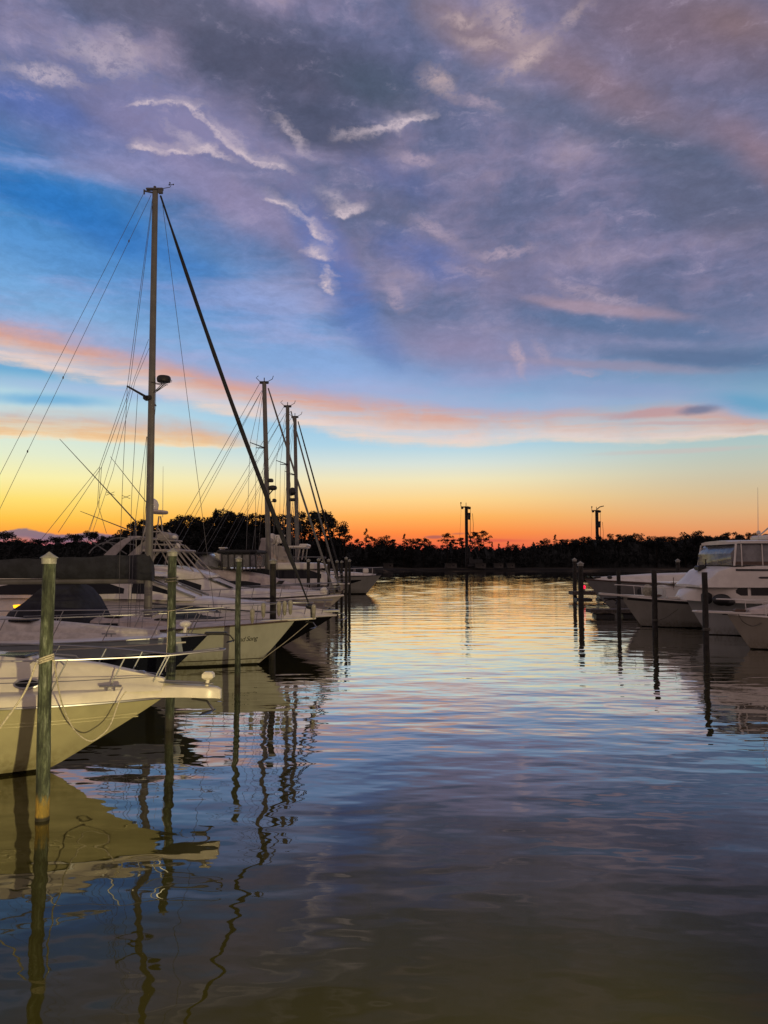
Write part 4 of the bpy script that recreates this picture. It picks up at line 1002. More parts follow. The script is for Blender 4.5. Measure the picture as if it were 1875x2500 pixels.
# white slanted arch and bimini hoops behind
mb = MB()
for yy in (-1.7, 1.7):
    pts = [U5(298, 1356, yy), U5(322, 1332, yy), U5(340, 1318, yy * .95), U5(365, 1312, yy * .9)]
    rg = [[(p.x - w_, p.y - .06, p.z), (p.x - w_, p.y + .06, p.z), (p.x + w_, p.y + .06, p.z), (p.x + w_, p.y - .06, p.z)] for p, w_ in zip(pts, (.28, .25, .2, .15))]
    mb.loft(rg)
mb.box(U5(352, 1314, 0), (.6, 3.2, .12), bev=.04); b5.part('radar_arch', mb, M['dull'], smooth=False)
mb = MB()
for (xa, ya), (xb, yb), (xc, yc) in (((240, 1352), (262, 1316), (312, 1330)), ((272, 1332), (296, 1308), (340, 1318)), ((238, 1318), (285, 1350), (290, 1352))):
    for yy in (-1.2, 1.2):
        q = []
        for i in range(11):
            t = i / 10; u0, u1, u2 = (1 - t) ** 2, 2 * t * (1 - t), t * t
            q.append(U5(u0 * xa + u1 * xb + u2 * xc, u0 * ya + u1 * yb + u2 * yc, yy))
        mb.tube(q, .03, 5)
b5.part('bimini_frame', mb, M['jib'])
mb = MB()
mb.tube([U5(352, 1278, -1.2), U5(297, 1212, -1.6), U5(191, 1089, -2.2)], [.035, .025, .012], 6); mb.tube([U5(356, 1244, 1.2), U5(334, 1220, 1.5), U5(231, 1100, 2.2)], [.035, .025, .012], 6)
mb.tube([U5(320, 1296, 0), U5(196, 1248, 0)], [.03, .012], 6)
for px, py in ((297, 1212), (334, 1220)):
    for a in (-1, 1): mb.tube([U5(px - 10, py + 4 * a, -1.6), U5(px + 10, py - 4 * a, -1.6)], .012, 4)
b5.part('outrigger', mb, M['wire'])
mb = MB(); mb.tube([U5(393, 1262, .3), U5(394, 1137, .3)], [.016, .008], 5); mb.tube([U5(323, 1352, .6), U5(322, 1262, .6)], [.014, .006], 5); b5.part('antenna', mb, M['gel'])
b5.rail(.65, -10, -.15, [-9, -7.4, -5.8, -4.3, -3, -1.8, -.8], lean=.15, inset=.15, r=.02)
mb = MB(); mb.ellipsoid((-.95, -.2, 2.15), (.2, .2, .2)); mb.ellipsoid((-3.1, -.2, 2.1), (.22, .2, .16)); b5.part('deck_light', mb, M['gel'])

# ---- yacht with black canvas top
b6 = Boat('motor_yacht', 'motor yacht with black canvas hardtop and grey clear curtains between the two nearest masts', 'motor yacht', (792, 1448), 44.0, 1, 17.0, 5.2, 1.75, 1.3, 2.0, bx=0, sm=.45)
b6.hull(hullmat('white_hull_dull', (.46, .42, .40), bands=[(-.5, .12, (.02, .02, .02))]), M['deckp'], M['gel'], rr=.05, camber=.12)
s6 = stn(b6, [(330, 1440, 1386, 2.2, 1.9), (480, 1440, 1388, 2.2, 1.9), (560, 1440, 1392, 2.1, 1.8), (610, 1441, 1400, 1.9, 1.6), (655, 1442, 1408, 1.6, 1.3), (720, 1444, 1432, 1.1, .8), (760, 1446, 1440, .6, .4)], 44)
h6 = b6.trunk('deckhouse', s6, M['deckp'], r=.3, camber=.1)
b6.panel('side_window', s6, [(s6[1][0], 2.1, 2.55), (s6[3][0], 2.15, 2.55), (s6[4][0] - .2, 2.2, 2.4)], M['glass'], parent=h6)
b6.sheetq('windshield', [(b6.loc(500, 1374, 44).x, -1.5, b6.loc(500, 1374, 44).z), (b6.loc(585, 1396, 44).x, -1.4, b6.loc(585, 1396, 44).z), (b6.loc(585, 1396, 44).x, 1.4, b6.loc(585, 1396, 44).z), (b6.loc(500, 1374, 44).x, 1.5, b6.loc(500, 1374, 44).z)], M['vinyl'], parent=h6)
mb = MB(); a = b6.loc(545, 1348, 44); c = b6.loc(640, 1348, 44); mb.box(((a.x + c.x) / 2, 0, a.z), (c.x - a.x, 3.6, .22), bev=.08); a = b6.loc(462, 1352, 44); c = b6.loc(520, 1352, 44); mb.box(((a.x + c.x) / 2, .2, a.z), (c.x - a.x, 3.0, .18), bev=.07); b6.part('canvas_top', mb, M['black'])
mb = MB(); a = b6.loc(556, 1365, 44); c = b6.loc(636, 1365, 44); mb.box(((a.x + c.x) / 2, 0, a.z - .1), (c.x - a.x, 3.3, .72), bev=.04); b6.part('clear_curtain', mb, M['vinyl'])
for px in (556, 571, 586, 604, 622, 636):
    for yy in (-1.7, 1.7): v = b6.loc(px, 1350, 44); mb = MB(); mb.tube([(v.x, yy, v.z), (v.x + .05, yy, v.z - 1.0)], .04, 6); b6.part('top_post', mb, M['dark'])
s6b = stn(b6, [(490, 1388, 1370, 1.4, 1.2), (505, 1388, 1353, 1.4, 1.1), (522, 1388, 1354, 1.4, 1.1), (542, 1388, 1372, 1.2, 1.0)], 44)
b6.trunk('helm_screen', s6b, M['vinyl'], r=.1)
mb = MB(); mb.loft([[(v.x - w_, -.3, v.z), (v.x - w_, .3, v.z), (v.x + w_, .3, v.z), (v.x + w_, -.3, v.z)] for v, w_ in ((b6.loc(548, 1388, 44), .3), (b6.loc(540, 1366, 44), .2), (b6.loc(533, 1350, 44), .18))])
c = b6.loc(543, 1344, 44); mb.loft([ringe((c.x, 0, c.z + dz), k, k, 14) for dz, k in ((-.2, .25), (-.1, .26), (.05, .15), (.12, .10))]); c = b6.loc(545, 1338, 44); mb.box((c.x, 0, c.z), (.34, .9, .07), bev=.02); b6.part('radar_mast', mb, M['gel'])
mb = MB()
for px, py, a_ in ((648, 1436, .35), (675, 1434, .3)):
    c = b6.loc(px, py, 43); mb = MB(); mb.loft([[(c.x + dx * .16 + dz * a_, c.y + dy, c.z + dz * .38) for dx, dy in ((-1, -.15), (1, -.15), (1, .15), (-1, .15))] for dz in (-1, 1)]); b6.part('folded_panel', mb, M['dark'], smooth=False)
b6.rail(.65, -9, -.15, [-8, -6.5, -5, -3.6, -2.3, -1.1], lean=.15, inset=.15, r=.02)

# ---- flybridge yacht with swept arch
b7 = Boat('motor_yacht', 'tall white flybridge yacht with a swept back arch and radar dome behind the second mast', 'motor yacht', (852, 1428), 55.0, 1, 21.0, 5.6, 2.05, 1.5, 2.2, bx=0, sm=.45)
b7.hull(hullmat('white_hull_far', (.48, .44, .42), bands=[(-.5, .14, (.02, .02, .02))]), M['deckp'], M['gel'], rr=.06, camber=.12)
s7 = stn(b7, [(560, 1424, 1388, 2.4, 2.1), (700, 1424, 1386, 2.4, 2.1), (760, 1425, 1388, 2.2, 1.9), (796, 1426, 1398, 2, 1.7), (824, 1426, 1418, 1.4, 1.0)], 55)
h7 = b7.trunk('deckhouse', s7, M['gel'], r=.2, camber=.1)
b7.panel('side_window', s7, [(s7[0][0] + .5, 2.45, 3.05), (s7[2][0], 2.45, 3.05), (s7[3][0] - .2, 2.45, 2.75)], M['glass'], parent=h7)
s7b = stn(b7, [(640, 1388, 1374, 2.3, 2.3), (725, 1388, 1374, 2.2, 2.2), (778, 1388, 1375, 1.9, 1.9), (801, 1386, 1380, 1.2, 1.1)], 55)
b7.trunk('upper_deck', s7b, M['gel'], r=.08, camber=.04)
mb = MB()
for yy in (-1.7, 1.7):
    q = [b7.loc(px, py, 55) for px, py in ((632, 1378), (650, 1314), (664, 1322), (676, 1345), (694, 1362), (712, 1368), (694, 1334), (660, 1332), (655, 1345), (652, 1378))]
    a = [(p.x, yy - .08, p.z) for p in [b7.loc(*t, 55) for t in ((632, 1378), (648, 1318), (660, 1322), (652, 1378))]]
    mb.loft([a, [(x, yy + .08, z) for x, _, z in a]])
    a = [(p.x, yy - .08, p.z) for p in [b7.loc(*t, 55) for t in ((656, 1332), (696, 1334), (712, 1368), (690, 1366))]]
    mb.loft([a, [(x, yy + .08, z) for x, _, z in a]])
a = b7.loc(650, 1320, 55); mb.box((a.x + .2, 0, a.z), (.7, 3.3, .3), bev=.08); b7.part('radar_arch', mb, M['dull'], smooth=False)
s7c = stn(b7, [(660, 1376, 1352, 1.6, 1.8), (690, 1376, 1336, 1.6, 1.7), (704, 1376, 1350, 1.5, 1.5), (712, 1376, 1366, 1.2, 1.2)], 55)
b7.trunk('flybridge', s7c, M['deckp'], r=.1)
mb = MB(); c = b7.loc(664, 1318, 55); mb.ellipsoid((c.x, 0, c.z + .05), (.36, .36, .42), 14, 10); b7.part('satellite_dome', mb, M['gel'])
mb = MB(); c = b7.loc(683, 1318, 55); mb.box((c.x, 0, c.z), (.4, .5, .5), bev=.08); mb.tube([(c.x - .6, 0, c.z - .8), (c.x, 0, c.z)], .1, 6); mb.tube([(c.x - .5, 0, c.z + .3), (c.x + .4, 0, c.z + .3)], .06, 6); b7.part('radar_mast', mb, M['gel'])
mb = MB(); a = b7.loc(700, 1336, 55); c = b7.loc(752, 1334, 55); mb.box(((a.x + c.x) / 2, 0, a.z), (c.x - a.x, 3.2, .15), bev=.05); c2 = b7.loc(745, 1332, 55); mb.box((c2.x, 0, c2.z), (.6, 2.6, .2), bev=.08); b7.part('hardtop', mb, M['gel'])
mb = MB()
for px, px2 in ((732, 738), (742, 746)):
    a = b7.loc(px, 1366, 55); c = b7.loc(px2, 1337, 55)
    for yy in (-1.3, 1.3): mb.tube([(a.x, yy, a.z), (c.x, yy, c.z)], .045, 6)
b7.part('hardtop_leg', mb, M['dull'])
mb = MB(); q = [b7.loc(px, py, 55) for px, py in ((700, 1360), (792, 1360), (780, 1372))]; mb.tube([(p.x, -1.9, p.z) for p in q], .025, 5); mb.tube([(p.x, 1.9, p.z) for p in q], .025, 5); b7.part('bridge_rail', mb, M['steel'])
b7.rail(.7, -9, -.15, [-8, -6.5, -5, -3.6, -2.3, -1.1], lean=.15, inset=.15, r=.025)

# ---- small sailboats' rigs with their hulls
def far_sail(label, tip, Y, L, mast_px, top_py, foot, gear, spread, furl_m, shr, sp_y):
    b = Boat('sailboat', label, 'sailboat', tip, Y, 1, L, 3.8, 1.5, 1.1, 1.3, bx=.3, sm=.42, group='sailboats moored beyond the yachts')
    b.hull(hullmat('sail_hull', (.45, .43, .40), bands=[(.2, .26, (.03, .03, .06)), (-.6, .06, (.02, .02, .02))]), M['deckp'], M['rub'], rr=.03, camber=.1, nst=20, nrow=8)
    l = lambda px, py, dy=0: b.loc(px, py, Y + dy)
    st = [(-L * .8, 1.1, 1.65, 1.1, 1.0), (-L * .5, 1.2, 1.75, 1.1, .9), (-L * .25, 1.3, 1.5, .5, .3)]
    cr = b.trunk('coachroof', st, M['deckp'], r=.1); b.panel('port_light', st, [(-L * .7, 1.35, 1.55), (-L * .45, 1.38, 1.56)], M['glass'], parent=cr)
    t, f = l(*mast_px[0]), l(*mast_px[1]); f.z = 1.5
    mb = MB(); mb.loft([ringe(f.lerp(t, q), lerp(.17, .13, q), lerp(.11, .09, q), 10) for q in (0, .5, 1)]); mo = b.part('mast', mb, M['alu'])
    mb = MB(); mb.box(t, (.55, .14, .16), bev=.03)
    mb.tube([t + Vector((-.25, 0, .05)), t + Vector((-.5, 0, .3)), t + Vector((-.36, 0, .42))], .02, 4); mb.tube([t + Vector((.2, 0, .05)), t + Vector((.5, 0, .22)), t + Vector((.56, 0, .42))], .02, 4); mb.tube([t, t + Vector((0, 0, .3))], .03, 5)
    b.part('masthead', mb, M['dark'], parent=mo)
    mb = MB()
    for sy in sp_y:
        c = l(mast_px[0][0] + 3, sy); e = Vector((c.x - .75, -1.05, c.z + .18)); mb.tube([c, e], [.04, .025], 6); mb.tube([c, Vector((e.x, 1.05, e.z))], [.04, .025], 6)
    b.part('spreader', mb, M['dark'], parent=mo)
    for g in gear:
        c = l(g[0], g[1]); mb = MB()
        if g[2] == 'radar': mb.loft([ringe((c.x, 0, c.z + dz), g[3] * k, g[3] * k, 14) for dz, k in ((-.14, .7), (-.08, .95), (.03, 1), (.12, .8), (.15, .3))]); mb.tube([(c.x - g[3], 0, c.z - .45), (c.x, 0, c.z - .14)], .04, 5); b.part('radar', mb, M['dark'], parent=mo)
        elif g[2] == 'dome': mb.ellipsoid(c, (g[3], g[3], g[3] * 1.1), 12, 8); mb.tube([(c.x - g[3] - .1, 0, c.z - .3), (c.x, 0, c.z - g[3])], .04, 5); b.part('satellite_dome', mb, M['dark'], parent=mo)
        else: mb.box(c, (g[3], .3, .22), bev=.05); mb.tube([(c.x - g[3], 0, c.z - .1), c], .035, 5); b.part('mast_light', mb, M['dark'], parent=mo)
    bowp = Vector((-.45, 0, 1.6)); mb = MB()
    ftp = t + Vector((.25, 0, -.35)); n = 8
    pt = [ftp.lerp(bowp, i / n) + Vector((0, 0, -.12 * sin(pi * i / n))) for i in range(n + 1)]
    mb.tube(pt, [.04] + [lerp(.05, .075, i / n) for i in range(1, n)] + [.05], 8); b.part('furled_jib', mb, furl_m)
    mb = MB(); stern = Vector((-L + .1, 0, 1.3)); tb = t + Vector((-.25, 0, 0))
    mb.tube([tb, stern], .014, 4); mb.tube([t + Vector((-.15, 0, -.5)), stern + Vector((.6, -.8, 0))], .012, 4); mb.tube([t + Vector((-.15, 0, -.5)), stern + Vector((.6, .8, 0))], .012, 4)
    for sd in (-1, 1):
        for sy in sp_y:
            c = l(mast_px[0][0] + 3, sy); e = Vector((c.x - .75, sd * 1.05, c.z + .18)); mb.tube([t, e, Vector((e.x - .1, sd * 1.75, 1.3))], .012, 4)
            mb.tube([Vector((c.x, 0, c.z - .2)), Vector((c.x - .8, sd * 1.7, 1.3))], .011, 4); mb.tube([Vector((c.x, 0, c.z - .2)), Vector((c.x + .8, sd * 1.7, 1.3))], .011, 4)
    b.part('rigging', mb, M['wire'])
    mb = MB(); g0 = Vector((f.x, 0, 2.6)); g1 = Vector((f.x - 4.6, 0, 2.65)); mb.tube([g0, g1], .1, 8); bo = b.part('boom', mb, M['alu'])
    mb = MB(); mb.loft([[(x, a * .2, 2.72 + c_ * h_) for a, c_ in ((1, 0), (1, .5), (.3, 1), (-.3, 1), (-1, .5), (-1, 0))] for x, h_ in ((g0.x, .5), (g0.x - 2, .42), (g1.x, .25))]); b.part('sail_cover', mb, M['navy'])
    b.rail(.6, -L * .7, -.1, [-6, -4.6, -3.2, -2, -1], lean=.05, inset=.1, r=.02, name='pulpit_rail')
    return b
far_sail('sailboat with the second tallest mast, a radar disc low on its front', (836, 1441), 46.0, 12.5, ((645, 934), (658, 1460)), 930, None, [(666, 1191, 'radar', .26), (661, 1173, 'box', .3), (670, 1222, 'box', .22)], None, M['jib'], None, (1094,))
far_sail('sailboat whose mast is the middle of the three close masts, with a white dome', (846, 1424), 54.0, 12.5, ((702, 992), (706, 1440)), 985, None, [(714, 1200, 'dome', .27), (715, 1220, 'box', .45)], None, M['jib'], None, (1135,))
far_sail('sailboat with the shortest mast, farthest right of the masts', (856, 1418), 59.0, 12.0, ((720, 1018), (727, 1430)), 1015, None, [], None, M['black'], None, (1160,))

# ---- last boat on the left, alone against the bright water
b10 = Boat('motor_yacht', 'grey and white boat at the far end of the left row, bow against bright water', 'motor yacht', (931, 1404), 85.0, 1, 15.0, 4.6, 2.15, 1.75, 1.75, bx=0, sm=.5, fine=1.2)
b10.hull(hullmat('grey_white_hull', (.30, .30, .28), bands=[(-.5, .16, (.02, .02, .02))]), M['gel'], M['dark'], rr=.04, camber=.1)
s10 = [(-14.5, 1.8, 2.5, 1.9, 1.7), (-6, 2.0, 2.55, 1.9, 1.6), (-3, 2.1, 2.42, 1.4, 1.1), (-.6, 2.1, 2.2, .4, .2)]
b10.trunk('bulwark', s10, M['gel'], r=.15)
b10.hullpatch('hull_window', [(-7.2, 1.05, 1.3), (-5.2, .95, 1.5), (-3.2, 1.25, 1.62), (-2.2, 1.56, 1.64)], M['glass'])
b10.rail(.85, -6, .15, [-5, -4, -3, -2, -1], lean=.0, inset=.12, r=.03, mid=False)
mb = MB(); mb.box((-1.75, 0, 2.62), (.62, .6, .5), bev=.08); b10.part('deck_locker', mb, M['gel'])
mb = MB(); mb.tube([(-3.2, -1.2, 2.2), (-1.9, -.7, 2.0), (-.8, -.35, 2.25)], .02, 5); cleat(mb, (-.7, -.3, 2.2), 2); b10.part('cleat', mb, M['dark'])

# ------------------------------------------------------------------ boats on the right
G = lambda b, Y: (lambda px, py, yy=0: b.loc(px, py, Y + yy))
r1 = Boat('motor_yacht', 'grey hulled boat farthest along the right row, brown rail and bright rounded cabin top', 'motor yacht', (1428, 1412), 58.0, -1, 14.5, 4.8, 2.30, 1.7, 1.95, bx=0, sm=.4)
r1.hull(hullmat('grey_hull', (.24, .24, .245), bands=[(-.5, .1, (.02, .02, .02))]), M['gel'], M['rub'], rr=.05, camber=.1)
st = [(-14, 1.9, 2.75, 2.0, 1.7), (-9.5, 1.95, 2.72, 2.0, 1.6), (-5, 2.05, 2.6, 1.7, 1.1), (-2.2, 2.2, 2.42, .9, .5), (-.8, 2.25, 2.32, .3, .2)]
r1.trunk('cabin_top', st, M['gel'], r=.3, camber=.12, smooth=70)
mb = MB(); mb.box((-.9, 0, 2.42), (.5, .4, .16), bev=.05); mb.ellipsoid((-1.8, .3, 2.42), (.2, .2, .16)); r1.part('windlass', mb, M['dark'])
mb = MB(); q = r1.loc(1566, 1445, 56); mb.box((-4.6, 2.0, 1.35), (2.4, .5, .8), bev=.2); r1.part('deck_gear', mb, M['dark'])
r2 = Boat('motor_boat', 'white motor boat with a bow plank and dark stripe, behind a flat topped piling', 'motor boat', (1463, 1450), 42.7, -1, 11.0, 4.0, 1.70, 1.30, 1.15, bx=1.2, sm=.4)
r2.hull(hullmat('white_hull_right', (.33, .32, .29), bands=[(-.5, .05, (.015, .015, .015))]), M['deck'], M['gel'], rr=.035, camber=.1)
r2.belt('dark_stripe', .05, .19, -10.8, -1.5, M['dark'])
mb = MB(); rg = [[(x, yw, z0), (x, yw, z1), (x, -yw, z1), (x, -yw, z0)] for x, yw, z0, z1 in ((-2.8, .5, 1.62, 1.72), (-1.4, .3, 1.68, 1.77), (-.1, .2, 1.76, 1.88), (0, .15, 1.78, 1.88))]; mb.loft(rg); r2.part('bow_plank', mb, M['gel'], smooth=False)
mb = MB(); mb.box((-.75, 0, 1.56), (1.1, .25, .10), bev=.03); mb.tube([(-.7, 0, 1.55), (-1.0, 0, 1.40), (-.9, 0, 1.22)], .04, 6); anchor(mb, (-.7, 0, 1.5), 1, 1.2); r2.part('anchor', mb, M['dark'], smooth=False)
mb = MB(); mb.ellipsoid((-2.6, .3, 2.02), (.32, .25, .34)); r2.part('windlass_cover', mb, M['fender'])
s_ = [(-8.2, 1.5, 2.35, 1.3, 1.1), (-4.2, 1.55, 2.30, 1.2, .95), (-3.4, 1.6, 2.26, 1.0, .8)]
c2_ = r2.trunk('cabin', s_, M['gel'], r=.1)
r2.panel('side_window', s_, [(-7.4, 1.75, 2.05), (-4.6, 1.75, 2.05)], M['glass'], parent=c2_)
mb = MB(); mb.box((-4.3, 0, 2.44), (1.4, 2.0, .10), bev=.04); r2.part('cabin_hatch', mb, M['gel'])
mb = MB(); mb.tube([(-3.8, 1.0, 2.1), (-3.8, 1.0, 2.75)], .02, 5); mb.ellipsoid((-3.0, .6, 1.74), (.3, .2, .08)); mb.ellipsoid((-5.5, 1.3, 1.66), (.3, .15, .08)); r2.part('deck_gear', mb, M['rub'])
r2.rail(.62, -6.5, -.9, [-5.6, -4.4, -3.2, -2.2], lean=.05, inset=.1, r=.021, m=M['gel'], mid=False)

r3 = Boat('motor_yacht', 'tall white flybridge yacht on the right with clear curtains under its hardtop', 'motor yacht', (1628, 1459), 37.8, -1, 15.5, 4.9, 1.78, 1.25, 1.05, bx=.95, sm=.4)
r3.hull(hullmat('blue_white_hull', (.44, .46, .47), bands=[(-.5, .05, (.015, .015, .015))]), M['deck'], M['gel'], rr=.035, camber=.1)
mb = MB(); rg = [[(x, yw, z0), (x, yw, z1), (x, -yw, z1), (x, -yw, z0)] for x, yw, z0, z1 in ((-2.4, .4, 1.70, 1.76), (-1.0, .3, 1.76, 1.83), (0, .2, 1.82, 1.90))]; mb.loft(rg); r3.part('bow_plank', mb, M['gel'], smooth=False)
Y3 = 37.8
def st3r(pts): return [(r3.loc(px, pb, Y3).x, r3.loc(px, pb, Y3).z, r3.loc(px, pt, Y3).z, wb, wt) for px, pb, pt, wb, wt in pts]
sa = st3r([(1960, 1470, 1428, 2.1, 2.05), (1800, 1468, 1429, 2.1, 2.05), (1752, 1467, 1431, 2.0, 1.95), (1700, 1466, 1433, 1.2, 1.1), (1672, 1464, 1440, .9, .8), (1655, 1463, 1456, .6, .4)])
h3 = r3.trunk('deckhouse', sa, M['gel'], r=.12, camber=.05)
for a, b_ in ((1752, 1778), (1785, 1852), (1861, 1925)):
    xa, xb = r3.loc(a, 1450, Y3).x, r3.loc(b_, 1450, Y3).x; z0, z1 = r3.loc(a, 1454, Y3 - 2).z, r3.loc(a, 1432, Y3 - 2).z
    r3.panel('salon_window', sa, [(xa, z0 + (.12 if a == 1752 else 0), z1 - (.18 if a == 1752 else 0)), (lerp(xa, xb, .4), z0, z1), (xb, z0, z1)], M['glass'], parent=h3)
sb = st3r([(1960, 1430, 1380, 2.2, 2.15), (1800, 1431, 1381, 2.2, 2.15), (1744, 1431, 1384, 2.1, 2.0), (1718, 1431, 1393, 2.0, 1.8), (1700, 1431, 1410, 1.85, 1.7), (1677, 1432, 1428, 1.6, 1.5)])
f3 = r3.trunk('flybridge', sb, M['gel'], r=.08, camber=.04)
z0, z1 = r3.loc(1800, 1394, Y3 - 2.2).z, r3.loc(1800, 1389, Y3 - 2.2).z
r3.panel('dark_stripe', sb, [(r3.loc(1750, 1392, Y3).x, z0, z1), (r3.loc(1950, 1392, Y3).x, z0 - .03, z1 - .03)], M['dark'], parent=f3)
z0, z1 = r3.loc(1800, 1413, Y3 - 2.2).z, r3.loc(1800, 1408, Y3 - 2.2).z
r3.panel('side_vent', sb, [(r3.loc(1799, 1410, Y3).x, (z0 + z1) / 2 - .02, (z0 + z1) / 2 + .02), (r3.loc(1804, 1410, Y3).x, z0, z1), (r3.loc(1838, 1410, Y3).x, z0, z1), (r3.loc(1843, 1410, Y3).x, (z0 + z1) / 2 - .02, (z0 + z1) / 2 + .02)], M['dark'], parent=f3)
sc_ = st3r([(1960, 1380, 1330, 2.05, 1.95), (1760, 1380, 1330, 2.05, 1.9), (1743, 1380, 1352, 1.95, 1.85)])
cu3 = r3.trunk('clear_curtain', [(1 * a[0], a[1], a[2], a[3], a[4]) for a in sc_], M['vinyl'], r=.03, camber=.0)
z0, z1 = r3.loc(1800, 1379, Y3 - 2.1).z, r3.loc(1800, 1371, Y3 - 2.1).z
r3.panel('brown_canvas_band', sc_, [(sc_[2][0] - .02, z0, z1), (sc_[0][0], z0, z1)], M['rub'], parent=cu3, off=.02)
for px in (1746, 1764, 1812, 1848, 1890):
    for sd in (1, -1):
        mb = MB(); a = r3.loc(px, 1381, Y3); c = r3.loc(px + (6 if px < 1760 else 0), 1330, Y3); mb.tube([(a.x, sd * 2.06, a.z), (c.x, sd * 1.96, c.z)], .03 if px > 1750 else .05, 6); r3.part('curtain_post', mb, M['gel'])
mb = MB(); a, c = r3.loc(1745, 1327, Y3), r3.loc(1970, 1325, Y3); x0_, x1_ = max(a.x, c.x), min(a.x, c.x)
mb.loft([[(x, yw, z - .07), (x, yw, z + .04), (x, yw * .7, z + .10), (x, 0, z + .12), (x, -yw * .7, z + .10), (x, -yw, z + .04), (x, -yw, z - .07)] for x, yw, z in ((x0_, 1.6, a.z), (x0_ - .35, 2.05, a.z + .03), (x1_, 2.1, c.z))]); r3.part('hardtop', mb, M['gel'])
mb = MB(); a = r3.loc(1868, 1314, Y3); mb.box((a.x - .5, 0, a.z), (1.7, 1.6, .28), bev=.08); mb.tube([(a.x + .1, -.5, a.z + .1), (a.x - .7, -.5, a.z + .75)], .04, 5); mb.tube([(a.x + .1, .5, a.z + .1), (a.x - .7, .5, a.z + .75)], .04, 5); r3.part('radar_mast', mb, M['gel'])
mb = MB(); a, c = r3.loc(1851, 1325, Y3), r3.loc(1850, 1190, Y3); mb.tube([a, a.lerp(c, .2), c], [.03, .016, .007], 5); mb.ellipsoid(r3.loc(1852, 1300, Y3), (.1, .1, .1)); r3.part('antenna', mb, M['gel'])
mb = MB(); a = r3.loc(1711, 1456, 37); mb.box((a.x, 1.45, a.z - .05), (.36, .4, .55), bev=.1); a = r3.loc(1757, 1464, 36); mb.ellipsoid((a.x, 2.0, a.z), (.45, .3, .28)); mb.ellipsoid((a.x - .3, 1.95, a.z - .1), (.35, .3, .2)); r3.part('covered_gear', mb, M['dark'])
mb = MB(); a = r3.loc(1742, 1462, 36.6); mb.ellipsoid((a.x, 1.9, a.z - .08), (.16, .2, .2)); r3.part('white_bucket', mb, M['gel'])
r3.rail(.62, -7, -.9, [-6, -4.6, -3.4, -2.2, -1.4], lean=.05, inset=.1, r=.021, m=M['gel'], mid=False)
mb = MB(); a = r3.loc(1722, 1388, Y3); mb.box((a.x + .1, -.4, a.z + .02), (.4, .5, .25), bev=.06); a = r3.loc(1733, 1372, Y3); mb.tube([(a.x, -.5, a.z - .3), (a.x, -.5, a.z + .15)], .03, 5); r3.part('horn', mb, M['dark'])

r4 = Boat('motor_boat', 'beige motor boat nearest on the right edge with a rope looping from its bow', 'motor boat', (1693, 1492), 31.7, -1, 10.5, 3.9, 1.46, 1.15, .95, bx=1.38, sm=.42)
r4.hull(hullmat('beige_hull', (.36, .33, .28), bands=[(-.5, .05, (.015, .015, .015))]), M['deck'], M['gel'], rr=.035, camber=.1)
mb = MB(); rg = [[(x, yw, z0), (x, yw, z1), (x, -yw, z1), (x, -yw, z0)] for x, yw, z0, z1 in ((-3.2, .5, 1.42, 1.49), (-1.6, .32, 1.47, 1.54), (-.1, .22, 1.52, 1.59), (0, .16, 1.53, 1.58))]; mb.loft(rg); r4.part('bow_plank', mb, M['gel'], smooth=False)
s_ = [(-9.5, 1.2, 2.05, 1.4, 1.2), (-5, 1.35, 1.95, 1.2, .9), (-3.2, 1.45, 1.80, .8, .5), (-2.2, 1.48, 1.6, .4, .3)]
r4.trunk('foredeck', s_, M['deckp'], r=.3, smooth=70)
mb = MB(); mb.box((-1.9, 0, 1.58), (.45, .25, .14), bev=.04); mb.tube([(-2.2, .1, 1.54), (-3.4, .3, 1.56)], .03, 5); r4.part('windlass', mb, M['rub'])
r4.rail(.6, -7, -1.0, [-6, -4.8, -3.6, -2.6], lean=.05, inset=.1, r=.021, m=M['gel'], mid=False)
mb = MB(); mb.tube([(-2.0, .2, 1.45), (-1.2, 0, 1.42)], .02, 5); r4.part('anchor', mb, M['dark'])

# ------------------------------------------------------------------ pilings
def pile(px, py_top, py_w, dia, m, label, cap=True, group='mooring pilings', tilt=0):
    Y = CH * F / (py_w - 1372.0); base = P(px, py_w, Y); top = P(px, py_top, Y)
    h = top.z; t = thing('piling', label, 'piling', (base.x, Y, 0), 0, group); t.rotation_euler = (0, R(tilt), 0)
    rnd = random.Random(int(px)); mb = MB(); rg = []; n = 18; r = dia / 2
    ch = dia * .85 if cap else 0
    for i in range(25):
        q = i / 24; z = lerp(-1.2, h - ch, q); rr = r * lerp(1.06, .97, q)
        rg.append([(rr * cos(2 * pi * j / n) * (1 + rnd.uniform(-.045, .045)) + .008 * sin(z * 1.7 + px), rr * sin(2 * pi * j / n) * (1 + rnd.uniform(-.045, .045)), z) for j in range(n)])
    mb.loft(rg); mb.build('post', m, t, smooth=True, angle=60)
    if cap:
        mb = MB(); R_ = r * 1.1; c = [[(R_ * k * cos(2 * pi * j / n), R_ * k * sin(2 * pi * j / n), h + z) for j in range(n)] for k, z in ((1.0, -ch - .02), (1.04, -ch * .62), (1.26, -ch * .58), (1.22, -ch * .52), (.62, -ch * .28), (.08, 0))]
        mb.loft(c); mb.build('cap', M['cap'], t, smooth=True, angle=35)
    return t, Y
p1, Y1 = pile(102, 1347, 1985, .180, M['pile'], 'nearest piling, green with algae and yellow at the waterline, rope tied round it')
p2, Y2 = pile(414, 1338, 1775, .185, M['pileg'], 'capped green piling standing just behind the cruiser bow pulpit')
p3, Y3_ = pile(579, 1358, 1668, .165, M['pileg'], 'capped mottled piling in front of the white sailboat name')
pile(665, 1362, 1600, .24, M['pileb'], 'dark capped piling just right of the second tallest mast, by the white sailboat bow')
LP = [(752, 1364, 1520), (777, 1362, 1508), (802, 1364, 1500), (822, 1367, 1494), (834, 1368, 1488), (845, 1359, 1498), (853, 1365, 1490)]
